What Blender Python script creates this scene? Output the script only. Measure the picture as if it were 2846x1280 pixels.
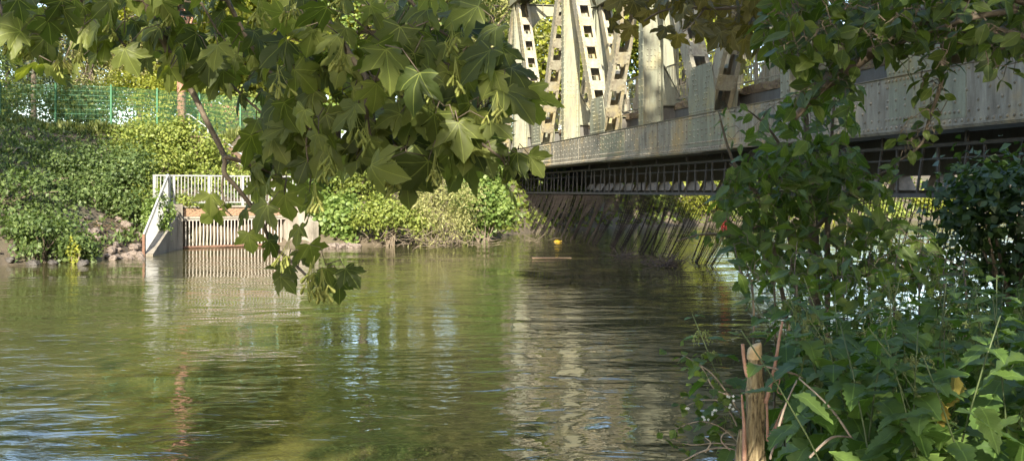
import bpy, math, random
import numpy as np
from mathutils import Vector, Matrix, Quaternion

# ------------------------------------------------------------------ camera, sky, sun, exposure
for o in list(bpy.data.objects):
    bpy.data.objects.remove(o)
scene = bpy.context.scene
C = scene.collection
R = math.radians
FPX, CX, HY, EYE = 2797.0, 1423.0, 530.0, 2.1        # focal length, centre column and horizon row in photo pixels, eye height over the water

cam_data = bpy.data.cameras.new('camera')
cam_data.sensor_width = 36.0
cam_data.lens = 36.0 * FPX / 2846.0
cam_data.shift_y = -(640.0 - HY) / 2846.0
cam_data.clip_start = 0.05
cam_data.clip_end = 2500.0
cam = bpy.data.objects.new('camera', cam_data)
cam.location = (0, 0, EYE)
cam.rotation_euler = (R(90), 0, 0)
C.objects.link(cam)
scene.camera = cam

SUN_ELEV = R(27)
to_sun_h = Vector((-0.05, -1.0, 0)).normalized()
to_sun = Vector((to_sun_h.x * math.cos(SUN_ELEV), to_sun_h.y * math.cos(SUN_ELEV), math.sin(SUN_ELEV)))
world = bpy.data.worlds.new('World')
scene.world = world
world.use_nodes = True
wn = world.node_tree
bg = wn.nodes['Background']
sky = wn.nodes.new('ShaderNodeTexSky')
sky.sky_type = 'NISHITA'
sky.sun_disc = False
sky.sun_elevation = SUN_ELEV
sky.sun_rotation = math.atan2(to_sun_h.x, to_sun_h.y)
sky.dust_density = 1.5
wn.links.new(sky.outputs[0], bg.inputs[0])
bg.inputs[1].default_value = 0.15
sun_data = bpy.data.lights.new('sun', 'SUN')
sun_data.energy = 5.0
sun_data.angle = R(0.53)
sun_data.color = (1.0, 0.92, 0.78)
sun = bpy.data.objects.new('sun', sun_data)
sun.rotation_euler = (-to_sun).to_track_quat('-Z', 'Y').to_euler()
sun.location = (-30, -40, 40)
C.objects.link(sun)
scene.view_settings.view_transform = 'Standard'
scene.view_settings.look = 'None'
scene.view_settings.gamma = 1.0
scene.view_settings.exposure = 1.9
scene.view_settings.use_curve_mapping = False

rng = np.random.default_rng(7)
rnd = random.Random(11)


def P(x, y, depth):
    """photo pixel + chosen distance -> point"""
    return Vector(((x - CX) / FPX * depth, depth, EYE + (HY - y) / FPX * depth))


# ------------------------------------------------------------------ materials
MATS = {}


def new_mat(name):
    m = bpy.data.materials.new(name)
    m.use_nodes = True
    nt = m.node_tree
    for n in list(nt.nodes):
        nt.nodes.remove(n)
    out = nt.nodes.new('ShaderNodeOutputMaterial')
    MATS[name] = m
    return m, nt, out


def N(nt, kind, **kw):
    n = nt.nodes.new(kind)
    for k, v in kw.items():
        setattr(n, k, v)
    return n


def ramp(nt, fac, stops):
    r = nt.nodes.new('ShaderNodeValToRGB')
    el = r.color_ramp.elements
    while len(el) < len(stops):
        el.new(0.5)
    for e, (p, c) in zip(el, stops):
        e.position = p
        e.color = (c[0], c[1], c[2], 1)
    nt.links.new(fac, r.inputs[0])
    return r.outputs[0]


def noise(nt, vec, scale, detail=4, rough=0.6, dist=0.0):
    n = N(nt, 'ShaderNodeTexNoise')
    n.inputs['Scale'].default_value = scale
    n.inputs['Detail'].default_value = detail
    n.inputs['Roughness'].default_value = rough
    n.inputs['Distortion'].default_value = dist
    if vec is not None:
        nt.links.new(vec, n.inputs['Vector'])
    return n.outputs[0]


def mapped(nt, kind='Object', scale=(1, 1, 1)):
    tc = N(nt, 'ShaderNodeTexCoord')
    mp = N(nt, 'ShaderNodeMapping')
    mp.inputs['Scale'].default_value = scale
    nt.links.new(tc.outputs[kind], mp.inputs[0])
    return mp.outputs[0]


def mixc(nt, fac, a, b, mode='MIX'):
    m = N(nt, 'ShaderNodeMix', data_type='RGBA', blend_type=mode)
    for sock, v in ((m.inputs[0], fac), (m.inputs[6], a), (m.inputs[7], b)):
        if isinstance(v, (int, float)):
            sock.default_value = v
        elif isinstance(v, tuple):
            sock.default_value = (v[0], v[1], v[2], 1)
        else:
            nt.links.new(v, sock)
    return m.outputs[2]


def math_n(nt, op, a, b=None, clamp=False):
    m = N(nt, 'ShaderNodeMath', operation=op, use_clamp=clamp)
    for s, v in zip(m.inputs, (a, b)):
        if v is None:
            continue
        if isinstance(v, (int, float)):
            s.default_value = v
        else:
            nt.links.new(v, s)
    return m.outputs[0]


def bump(nt, height, strength, distance):
    b = N(nt, 'ShaderNodeBump')
    b.inputs['Strength'].default_value = strength
    b.inputs['Distance'].default_value = distance
    nt.links.new(height, b.inputs['Height'])
    return b.outputs[0]


def principled(nt, out, color, rough=0.7, metallic=0.0, normal=None, spec=0.5):
    p = N(nt, 'ShaderNodeBsdfPrincipled')
    if isinstance(color, tuple):
        p.inputs['Base Color'].default_value = (*color[:3], 1)
    else:
        nt.links.new(color, p.inputs['Base Color'])
    if isinstance(rough, (int, float)):
        p.inputs['Roughness'].default_value = rough
    else:
        nt.links.new(rough, p.inputs['Roughness'])
    p.inputs['Metallic'].default_value = metallic
    p.inputs['Specular IOR Level'].default_value = spec
    if normal is not None:
        nt.links.new(normal, p.inputs['Normal'])
    nt.links.new(p.outputs[0], out.inputs[0])
    return p


def rough_mat(name, c0, c1, scale=6, rough=0.85, bs=0.4, bd=0.02, stretch=(1, 1, 1), c2=None, kind='Object', spec=0.5):
    m, nt, out = new_mat(name)
    v = mapped(nt, kind, stretch)
    f = noise(nt, v, scale, 6, 0.65)
    stops = [(0.32, c0), (0.68, c1)]
    if c2:
        stops = [(0.3, c0), (0.52, c1), (0.72, c2)]
    col = ramp(nt, f, stops)
    f2 = noise(nt, v, scale * 6, 4, 0.7)
    col = mixc(nt, 0.35, col, ramp(nt, f2, [(0.3, (0.45, 0.45, 0.45)), (0.7, (1, 1, 1))]), 'MULTIPLY')
    principled(nt, out, col, rough, 0, bump(nt, f2, bs, bd), spec)
    return m


def leaf_mat(name, dark, light, trans, gloss=0.35, tw=0.4, vein=None, sat_noise=True, edge=None):
    """foliage: colour differs from leaf to leaf, light passes through"""
    m, nt, out = new_mat(name)
    oi = N(nt, 'ShaderNodeObjectInfo')
    at = N(nt, 'ShaderNodeAttribute')
    at.attribute_name = 'rnd'
    s = math_n(nt, 'FRACT', math_n(nt, 'ADD', oi.outputs['Random'], at.outputs['Fac']))
    col = ramp(nt, s, [(0.0, dark), (0.55, tuple((a + b) / 2 for a, b in zip(dark, light))), (1.0, light)])
    geo = N(nt, 'ShaderNodeNewGeometry')
    f = noise(nt, geo.outputs['Position'], 60 if vein else 3, 3, 0.6)
    col = mixc(nt, 0.3, col, ramp(nt, f, [(0.3, (0.55, 0.6, 0.5)), (0.7, (1, 1, 1))]), 'MULTIPLY')
    if vein:
        uv = N(nt, 'ShaderNodeTexCoord').outputs['UV']
        sep = N(nt, 'ShaderNodeSeparateXYZ')
        nt.links.new(uv, sep.inputs[0])
        x = math_n(nt, 'ABSOLUTE', math_n(nt, 'SUBTRACT', sep.outputs[0], 0.5))
        y = math_n(nt, 'SUBTRACT', sep.outputs[1], 0.2)
        best = None
        for deg in vein:
            a = R(deg)
            d = math_n(nt, 'ABSOLUTE', math_n(nt, 'SUBTRACT', math_n(nt, 'MULTIPLY', x, math.sin(a)), math_n(nt, 'MULTIPLY', y, math.cos(a))))
            best = d if best is None else math_n(nt, 'MINIMUM', best, d)
        # side veins
        w = N(nt, 'ShaderNodeTexWave')
        w.inputs['Scale'].default_value = 9.0
        w.inputs['Distortion'].default_value = 0.6
        sv = N(nt, 'ShaderNodeCombineXYZ')
        nt.links.new(math_n(nt, 'SUBTRACT', y, math_n(nt, 'MULTIPLY', x, 0.7)), sv.inputs[0])
        nt.links.new(sv.outputs[0], w.inputs[0])
        vf = math_n(nt, 'LESS_THAN', best, 0.0075)
        col = mixc(nt, math_n(nt, 'MULTIPLY', vf, 0.30), col, tuple(min(1, c * 2.2) for c in light))
        col = mixc(nt, 0.22, col, ramp(nt, w.outputs[1], [(0.0, (0.7, 0.7, 0.7)), (0.6, (1, 1, 1))]), 'MULTIPLY')
    d = N(nt, 'ShaderNodeBsdfPrincipled')
    nt.links.new(col, d.inputs['Base Color'])
    d.inputs['Roughness'].default_value = 0.5
    d.inputs['Specular IOR Level'].default_value = gloss
    t = N(nt, 'ShaderNodeBsdfTranslucent')
    nt.links.new(mixc(nt, 1.0, col, trans, 'MULTIPLY'), t.inputs[0])
    mx = N(nt, 'ShaderNodeMixShader')
    mx.inputs[0].default_value = tw
    nt.links.new(d.outputs[0], mx.inputs[1])
    nt.links.new(t.outputs[0], mx.inputs[2])
    nt.links.new(mx.outputs[0], out.inputs[0])
    return m


def steel_mat(name, base, grime, rust, amount):
    """old bridge paint: chalky grey-green with streaks of dirt, lichen and rust"""
    m, nt, out = new_mat(name)
    geo = N(nt, 'ShaderNodeNewGeometry')
    mp = N(nt, 'ShaderNodeMapping')
    mp.inputs['Scale'].default_value = (2.2, 2.2, 0.28)
    nt.links.new(geo.outputs['Position'], mp.inputs[0])
    streak = noise(nt, mp.outputs[0], 2.6, 6, 0.7)
    patch = noise(nt, geo.outputs['Position'], 0.55, 5, 0.65)
    fine = noise(nt, geo.outputs['Position'], 14, 4, 0.7)
    col = ramp(nt, patch, [(0.3, tuple(c * 0.82 for c in base)), (0.7, base)])
    col = mixc(nt, ramp(nt, streak, [(0.46 - amount * 0.1, (0, 0, 0)), (0.72, (1, 1, 1))]), col, grime)
    lich = math_n(nt, 'MULTIPLY', ramp(nt, streak, [(0.5, (1, 1, 1)), (0.62, (0, 0, 0))]), ramp(nt, patch, [(0.5, (0, 0, 0)), (0.66, (1, 1, 1))]))
    col = mixc(nt, math_n(nt, 'MULTIPLY', lich, 0.55 * amount), col, rust)
    col = mixc(nt, 0.3, col, ramp(nt, fine, [(0.3, (0.6, 0.58, 0.52)), (0.62, (1, 1, 1))]), 'MULTIPLY')
    principled(nt, out, col, 0.62, 0.0, bump(nt, fine, 0.25, 0.01), 0.35)
    return m


steel_mat('steel', (0.225, 0.235, 0.165), (0.10, 0.092, 0.066), (0.24, 0.19, 0.07), 1.1)
steel_mat('steel_weathered', (0.29, 0.275, 0.215), (0.085, 0.068, 0.048), (0.27, 0.19, 0.075), 1.5)
steel_mat('steel_cream', (0.29, 0.275, 0.20), (0.13, 0.105, 0.075), (0.27, 0.21, 0.07), 1.2)
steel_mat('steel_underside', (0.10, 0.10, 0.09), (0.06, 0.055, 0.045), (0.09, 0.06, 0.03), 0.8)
rough_mat('chain_iron', (0.008, 0.0065, 0.0055), (0.021, 0.0165, 0.0135), 9, 0.95, 0.3, 0.004, spec=0.15)  # wet, algae-dark iron; the curtain's shade is put into the colour too
rough_mat('bar_iron', (0.035, 0.034, 0.032), (0.08, 0.076, 0.07), 5, 0.8, 0.2, 0.004)
rough_mat('pipe_lagging', (0.20, 0.17, 0.14), (0.42, 0.37, 0.31), 3, 0.7)
rough_mat('moss', (0.06, 0.045, 0.03), (0.16, 0.11, 0.06), 9, 0.95, 0.8, 0.05, c2=(0.14, 0.15, 0.04))
rough_mat('concrete', (0.10, 0.088, 0.066), (0.22, 0.195, 0.155), 1.6, 0.9, 0.3, 0.01, stretch=(1, 1, 0.5), c2=(0.30, 0.265, 0.215))
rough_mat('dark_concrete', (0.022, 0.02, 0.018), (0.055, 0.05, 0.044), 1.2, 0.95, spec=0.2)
rough_mat('brick_moss', (0.10, 0.065, 0.04), (0.26, 0.16, 0.10), 5, 0.95, 0.6, 0.02, c2=(0.20, 0.17, 0.07))
rough_mat('galvanised', (0.20, 0.205, 0.20), (0.34, 0.34, 0.325), 4, 0.5, 0.1, 0.002)
rough_mat('grille_paint', (0.25, 0.225, 0.19), (0.42, 0.38, 0.33), 6, 0.6, 0.2, 0.003)
rough_mat('rust', (0.085, 0.045, 0.028), (0.17, 0.09, 0.055), 12, 0.9, 0.5, 0.005)
rough_mat('fence_green', (0.010, 0.075, 0.026), (0.018, 0.125, 0.045), 3, 0.45, 0.1, 0.002)
rough_mat('bark_pine', (0.17, 0.085, 0.055), (0.36, 0.19, 0.13), 5, 0.95, 0.9, 0.03, stretch=(1, 1, 0.3))
rough_mat('bark', (0.055, 0.045, 0.033), (0.14, 0.11, 0.08), 6, 0.95, 0.9, 0.03, stretch=(1, 1, 0.25))
rough_mat('twig', (0.075, 0.058, 0.038), (0.15, 0.115, 0.075), 25, 0.8, 0.3, 0.002)
rough_mat('wet_twig', (0.025, 0.016, 0.012), (0.06, 0.04, 0.03), 18, 0.7, 0.3, 0.002)
rough_mat('wet_stone', (0.03, 0.026, 0.022), (0.07, 0.06, 0.05), 4, 0.6, 0.6, 0.02)
rough_mat('dead_twig', (0.20, 0.15, 0.11), (0.40, 0.33, 0.25), 18, 0.85, 0.3, 0.002)
rough_mat('shoot_bark', (0.30, 0.15, 0.10), (0.50, 0.29, 0.20), 30, 0.7, 0.3, 0.001)
rough_mat('cut_wood', (0.46, 0.30, 0.14), (0.68, 0.50, 0.27), 20, 0.8, 0.3, 0.001)
rough_mat('green_stem', (0.045, 0.07, 0.02), (0.09, 0.12, 0.04), 20, 0.6, 0.2, 0.001)
rough_mat('stone', (0.075, 0.058, 0.045), (0.15, 0.118, 0.094), 4, 0.9, 0.6, 0.02, c2=(0.24, 0.195, 0.16))
rough_mat('earth', (0.035, 0.027, 0.017), (0.085, 0.066, 0.042), 0.8, 0.95, 0.7, 0.05, c2=(0.05, 0.06, 0.022), kind='Object')
rough_mat('step_brick', (0.12, 0.075, 0.05), (0.24, 0.16, 0.11), 4, 0.95)
rough_mat('plank_wood', (0.10, 0.06, 0.036), (0.17, 0.11, 0.065), 5, 0.8, 0.3, 0.003)
rough_mat('yellow_plastic', (0.40, 0.24, 0.01), (0.58, 0.38, 0.02), 3, 0.4, 0.1, 0.002)
rough_mat('red_cloth', (0.38, 0.045, 0.03), (0.55, 0.09, 0.06), 8, 0.8, 0.3, 0.003)
rough_mat('house_wall', (0.62, 0.58, 0.53), (0.78, 0.75, 0.70), 1, 0.9)
rough_mat('roof_tile', (0.18, 0.075, 0.05), (0.32, 0.14, 0.09), 3, 0.9)
rough_mat('rusty_board', (0.22, 0.09, 0.05), (0.36, 0.16, 0.09), 3, 0.9)

# stump bark: furrowed along the stem
m, nt, out = new_mat('furrowed_bark')
v = mapped(nt, 'Object', (1, 1, 0.13))
f = noise(nt, v, 95, 5, 0.7, 0.6)
col = ramp(nt, f, [(0.36, (0.045, 0.030, 0.013)), (0.48, (0.22, 0.165, 0.085)), (0.68, (0.42, 0.34, 0.19))])
principled(nt, out, col, 0.9, 0, bump(nt, f, 1.0, 0.006))

leaf_mat('maple_leaf', (0.048, 0.068, 0.017), (0.20, 0.225, 0.058), (1.7, 1.7, 0.5), 0.3, 0.5, vein=(90, 47, -8))
leaf_mat('bronze_leaf', (0.085, 0.080, 0.022), (0.18, 0.16, 0.045), (1.6, 1.25, 0.5), 0.3, 0.45, vein=(90, 47, -8))
leaf_mat('samara', (0.26, 0.30, 0.07), (0.42, 0.43, 0.13), (1.5, 1.4, 0.6), 0.3, 0.4)
leaf_mat('nettle_leaf', (0.055, 0.11, 0.024), (0.135, 0.205, 0.050), (1.5, 1.6, 0.5), 0.3, 0.4, vein=(90, 40))
leaf_mat('nettle_flower', (0.11, 0.15, 0.05), (0.21, 0.24, 0.10), (1.3, 1.3, 0.6), 0.2, 0.3)
leaf_mat('shrub_leaf', (0.048, 0.088, 0.016), (0.135, 0.185, 0.038), (1.5, 1.6, 0.5), 0.35, 0.42, vein=(90, 50))
leaf_mat('dogwood_leaf', (0.048, 0.080, 0.016), (0.13, 0.17, 0.036), (1.5, 1.5, 0.5), 0.35, 0.45, vein=(90, 50))
leaf_mat('yellow_leaf', (0.22, 0.17, 0.04), (0.32, 0.27, 0.07), (1.3, 1.2, 0.6), 0.3, 0.4, vein=(90, 40))
leaf_mat('white_petal', (0.6, 0.6, 0.6), (0.8, 0.8, 0.8), (1, 1, 1), 0.2, 0.3)
leaf_mat('ivy_dark', (0.020, 0.046, 0.010), (0.060, 0.10, 0.024), (1.4, 1.6, 0.5), 0.5, 0.3)
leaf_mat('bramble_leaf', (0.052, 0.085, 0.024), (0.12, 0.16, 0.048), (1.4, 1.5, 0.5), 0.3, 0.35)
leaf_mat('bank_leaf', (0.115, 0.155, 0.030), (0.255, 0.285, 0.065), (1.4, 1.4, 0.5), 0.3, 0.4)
leaf_mat('willow_leaf', (0.16, 0.17, 0.055), (0.31, 0.30, 0.12), (1.3, 1.3, 0.6), 0.3, 0.35)
leaf_mat('round_leaf', (0.085, 0.14, 0.030), (0.20, 0.26, 0.070), (1.4, 1.5, 0.5), 0.35, 0.4)
leaf_mat('tree_leaf', (0.075, 0.105, 0.022), (0.19, 0.22, 0.045), (1.5, 1.5, 0.5), 0.3, 0.4)
leaf_mat('tree_leaf_yellow', (0.13, 0.16, 0.022), (0.30, 0.30, 0.045), (1.5, 1.5, 0.5), 0.3, 0.45)
leaf_mat('conifer_leaf', (0.030, 0.050, 0.030), (0.070, 0.10, 0.065), (1.3, 1.4, 0.7), 0.3, 0.25)
leaf_mat('grass_blade', (0.09, 0.12, 0.028), (0.22, 0.23, 0.075), (1.3, 1.3, 0.5), 0.3, 0.4)
leaf_mat('litter', (0.09, 0.06, 0.035), (0.22, 0.15, 0.085), (1, 0.9, 0.6), 0.2, 0.15)

# water: turbid olive river, small wind and current ripples
m, nt, out = new_mat('river_water')
geo = N(nt, 'ShaderNodeNewGeometry')


def wavevec(sx, sy, rz):
    mp = N(nt, 'ShaderNodeMapping')
    mp.inputs['Scale'].default_value = (sx, sy, 1)
    mp.inputs['Rotation'].default_value = (0, 0, R(rz))
    nt.links.new(geo.outputs['Position'], mp.inputs[0])
    return mp.outputs[0]


h1 = noise(nt, wavevec(1.0, 2.0, 8), 1.15, 3, 0.5, 0.9)
h2 = noise(nt, wavevec(1.0, 1.6, -12), 3.0, 2, 0.5, 0.7)
h3 = noise(nt, wavevec(1.0, 1.6, 20), 13.0, 2, 0.5, 0.2)
h4 = noise(nt, wavevec(1, 1.8, 0), 0.28, 3, 0.5, 0.3)
calm = ramp(nt, noise(nt, wavevec(1, 2.2, 14), 0.13, 3, 0.55, 0.8), [(0.40, (0.16, 0.16, 0.16)), (0.60, (1, 1, 1))])
hh = math_n(nt, 'ADD', math_n(nt, 'MULTIPLY', h1, 0.85), math_n(nt, 'MULTIPLY', h2, 0.22))
hh = math_n(nt, 'ADD', hh, math_n(nt, 'MULTIPLY', h3, 0.022))
hh = math_n(nt, 'MULTIPLY', hh, calm)
hh = math_n(nt, 'ADD', hh, math_n(nt, 'MULTIPLY', h4, 0.7))
wcol = ramp(nt, h4, [(0.35, (0.040, 0.038, 0.013)), (0.65, (0.058, 0.054, 0.019))])
pw = principled(nt, out, wcol, 0.02, 0.0, bump(nt, hh, 1.0, 0.031), 0.5)
pw.inputs['IOR'].default_value = 1.40


# ------------------------------------------------------------------ mesh tools
class MB:
    """collects simple shapes into one mesh"""

    def __init__(self):
        self.v, self.f = [], []

    def add(self, verts, faces):
        b = len(self.v)
        self.v.extend(tuple(p) for p in verts)
        self.f.extend(tuple(i + b for i in q) for q in faces)
        return self

    def box(self, x0, x1, y0, y1, z0, z1):
        vs = [(x, y, z) for z in (z0, z1) for y in (y0, y1) for x in (x0, x1)]
        return self.add(vs, [(0, 2, 3, 1), (4, 5, 7, 6), (0, 1, 5, 4), (2, 6, 7, 3), (0, 4, 6, 2), (1, 3, 7, 5)])

    def obox(self, c, ax, ay, az):
        """box from centre and three half axes"""
        c, ax, ay, az = Vector(c), Vector(ax), Vector(ay), Vector(az)
        vs = [c + ax * i + ay * j + az * k for k in (-1, 1) for j in (-1, 1) for i in (-1, 1)]
        return self.add(vs, [(0, 2, 3, 1), (4, 5, 7, 6), (0, 1, 5, 4), (2, 6, 7, 3), (0, 4, 6, 2), (1, 3, 7, 5)])

    def bar(self, a, b, w, t, up=(0, 0, 1)):
        a, b = Vector(a), Vector(b)
        d = (b - a)
        ax = d.normalized()
        s = ax.cross(Vector(up))
        if s.length < 1e-4:
            s = ax.cross(Vector((1, 0, 0)))
        s.normalize()
        n = s.cross(ax)
        return self.obox((a + b) / 2, d / 2, s * w / 2, n * t / 2)

    def prism(self, poly, e, off=(0, 0, 0)):
        """closed polygon (list of points) pushed along vector e"""
        n = len(poly)
        e, off = Vector(e), Vector(off)
        vs = [Vector(p) + off for p in poly] + [Vector(p) + off + e for p in poly]
        fs = [tuple(range(n))[::-1], tuple(range(n, 2 * n))] + [(i, (i + 1) % n, n + (i + 1) % n, n + i) for i in range(n)]
        return self.add(vs, fs)

    def tube(self, pts, rad, n=6, cap=True):
        pts = [Vector(p) for p in pts]
        if isinstance(rad, (int, float)):
            rad = [rad] * len(pts)
        b = len(self.v)
        ref = Vector((0.31, 0.77, 0.55)).normalized()
        for i, p in enumerate(pts):
            d = (pts[min(i + 1, len(pts) - 1)] - pts[max(i - 1, 0)])
            d = d.normalized() if d.length > 1e-9 else Vector((0, 0, 1))
            s = d.cross(ref)
            if s.length < 1e-3:
                s = d.cross(Vector((1, 0, 0)))
            s.normalize()
            t = d.cross(s)
            for k in range(n):
                a = 2 * math.pi * k / n
                q = p + (s * math.cos(a) + t * math.sin(a)) * rad[i]
                self.v.append(tuple(q))
        for i in range(len(pts) - 1):
            for k in range(n):
                k2 = (k + 1) % n
                self.f.append((b + i * n + k, b + i * n + k2, b + (i + 1) * n + k2, b + (i + 1) * n + k))
        if cap:
            self.f.append(tuple(b + k for k in range(n))[::-1])
            self.f.append(tuple(b + (len(pts) - 1) * n + k for k in range(n)))
        return self

    def mesh(self, name, smooth=False):
        me = bpy.data.meshes.new(name)
        me.from_pydata(self.v, [], self.f)
        me.update()
        if smooth:
            me.polygons.foreach_set('use_smooth', [True] * len(me.polygons))
        return me

    def build(self, name, mat, parent=None, smooth=False):
        return obj(name, self.mesh(name, smooth), mat, parent)


def obj(name, mesh, mat=None, parent=None, loc=None):
    o = bpy.data.objects.new(name, mesh)
    if mat is not None and mesh is not None and not mesh.materials:
        mesh.materials.append(MATS[mat])
    C.objects.link(o)
    if parent is not None:
        o.parent = parent
    if loc is not None:
        o.location = loc
    return o


def tag(o, label=None, cat=None, group=None, kind=None):
    if label:
        o['label'] = label
    if cat:
        o['category'] = cat
    if group:
        o['group'] = group
    if kind:
        o['kind'] = kind
    return o


def thing(name, label, cat, loc=(0, 0, 0), rz=0.0, group=None):
    o = bpy.data.objects.new(name, None)
    o.empty_display_size = 0.2
    C.objects.link(o)
    o.location = loc
    o.rotation_euler = (0, 0, rz)
    return tag(o, label, cat, group)


def copy_tree(o, parent=None):
    c = o.copy()
    C.objects.link(c)
    c.parent = parent
    for ch in o.children:
        copy_tree(ch, c)
    return c


def np_mesh(name, verts, faces, rnd_attr=None, uv=None):
    """verts (n,3), faces (m,k) of one size"""
    me = bpy.data.meshes.new(name)
    n, (m_, k) = len(verts), faces.shape
    me.vertices.add(n)
    me.vertices.foreach_set('co', np.ascontiguousarray(verts, dtype=np.float32).ravel())
    me.loops.add(m_ * k)
    me.loops.foreach_set('vertex_index', np.ascontiguousarray(faces, dtype=np.int32).ravel())
    me.polygons.add(m_)
    me.polygons.foreach_set('loop_start', np.arange(0, m_ * k, k, dtype=np.int32))
    if rnd_attr is not None:
        a = me.attributes.new('rnd', 'FLOAT', 'POINT')
        a.data.foreach_set('value', np.ascontiguousarray(rnd_attr, dtype=np.float32))
    if uv is not None:
        l = me.uv_layers.new(name='UVMap')
        l.data.foreach_set('uv', np.ascontiguousarray(uv[faces.ravel()], dtype=np.float32).ravel())
    me.update(calc_edges=True)
    return me


# leaf outlines as (verts, tris); local y runs from stalk to tip
RHOMB_V = np.array([(0, 0, 0), (0.36, 0.42, 0.10), (0, 1, -0.08), (-0.36, 0.42, 0.10)], dtype=float)
RHOMB_F = np.array([(0, 1, 2), (0, 2, 3)])
NARROW_V = np.array([(0, 0, 0), (0.13, 0.42, 0.04), (0, 1, -0.06), (-0.13, 0.42, 0.04)], dtype=float)
ROUND_V = np.array([(0, 0, 0), (0.40, 0.22, 0.08), (0.44, 0.62, 0.06), (0, 1, -0.06), (-0.44, 0.62, 0.06), (-0.40, 0.22, 0.08)], dtype=float)
ROUND_F = np.array([(0, 1, 2), (0, 2, 3), (0, 3, 4), (0, 4, 5)])


def frames(n, up=0.5, out=None, droop=0.35):
    """random leaf frames: rows are side, along, normal"""
    nrm = rng.normal(size=(n, 3))
    nrm /= np.linalg.norm(nrm, axis=1, keepdims=True)
    nrm[:, 2] += up
    if out is not None:
        nrm += out
    nrm /= np.linalg.norm(nrm, axis=1, keepdims=True)
    al = rng.normal(size=(n, 3))
    al[:, 2] -= droop
    al -= nrm * np.sum(al * nrm, axis=1, keepdims=True)
    al /= np.linalg.norm(al, axis=1, keepdims=True) + 1e-9
    sd = np.cross(al, nrm)
    return sd, al, nrm


def leaf_cloud(name, pos, size, V=RHOMB_V, F=RHOMB_F, up=0.5, out=None, jitter=0.35, droop=0.35, uv=False):
    n = len(pos)
    sd, al, nm = frames(n, up, out, droop)
    sz = size * (1 + jitter * (rng.random(n) * 2 - 1))
    k = len(V)
    vv = (V[None, :, 0, None] * sd[:, None, :] + V[None, :, 1, None] * al[:, None, :] + V[None, :, 2, None] * nm[:, None, :]) * sz[:, None, None] + pos[:, None, :]
    ff = (F[None, :, :] + (np.arange(n) * k)[:, None, None]).reshape(-1, F.shape[1])
    r = np.repeat(rng.random(n), k)
    u = None
    if uv:
        u = np.tile(V[:, :2] * np.array([0.55, 0.62]) + np.array([0.5, 0.2]), (n, 1))
    return np_mesh(name, vv.reshape(-1, 3), ff, r, u)


def clump_points(radii, n, clumps, sigma, shell=0.55, flat=0.0, seed=None):
    """points gathered in clumps inside an ellipsoid standing on z=flat"""
    d = rng.normal(size=(clumps, 3))
    d /= np.linalg.norm(d, axis=1, keepdims=True)
    r = shell + (1 - shell) * rng.random(clumps) ** 0.6
    c = d * r[:, None]
    w = rng.random(clumps) + 0.4
    idx = rng.choice(clumps, size=n, p=w / w.sum())
    p = c[idx] + rng.normal(size=(n, 3)) * sigma
    nn = np.linalg.norm(p, axis=1, keepdims=True)
    out = p / (nn + 1e-6)
    return p * np.array(radii), out, c * np.array(radii)


# ------------------------------------------------------------------ ground and river
LEFT = np.array([(-400, -330), (-60, -8), (-30, 14), (-21, 21.5), (-14.4, 28.2), (-12.5, 32.3), (-12.1, 36.4), (-9.0, 38.8), (-7.7, 37.9), (-4.5, 39.0),
                 (-1.2, 42.5), (0.6, 50.5), (5.5, 57), (12, 62), (30, 73), (60, 92), (400, 300)], dtype=float)
RIGHT = np.array([(-400, -380), (-60, -32), (-10, 0.2), (-2.2, 2.5), (1.0, 4.7), (3.3, 9.3), (8, 14.2), (13.5, 20), (22, 28), (40, 40), (400, 240)], dtype=float)


def dist_poly(px, py, poly):
    best = np.full(px.shape, 1e9)
    for (ax, ay), (bx, by) in zip(poly[:-1], poly[1:]):
        dx, dy = bx - ax, by - ay
        t = np.clip(((px - ax) * dx + (py - ay) * dy) / (dx * dx + dy * dy), 0, 1)
        best = np.minimum(best, np.hypot(px - ax - t * dx, py - ay - t * dy))
    return best


def inside(px, py, poly):
    res = np.zeros(px.shape, bool)
    j = len(poly) - 1
    for i in range(len(poly)):
        xi, yi = poly[i]
        xj, yj = poly[j]
        with np.errstate(divide='ignore', invalid='ignore'):
            cond = ((yi > py) != (yj > py)) & (px < (xj - xi) * (py - yi) / (yj - yi + 1e-12) + xi)
        res ^= cond
        j = i
    return res


RIVER = np.vstack([LEFT, RIGHT[::-1]])
GA, GB = np.array((0.8, 0.6)), np.array((-0.6, 0.8))
G0 = np.array((-11.95, 36.7))
ST_TOP, ST_BOT = np.array((-14.25, 46.4)), np.array((-10.8, 43.6))
ST_ZT, ST_ZB = 4.6, 2.45


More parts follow.
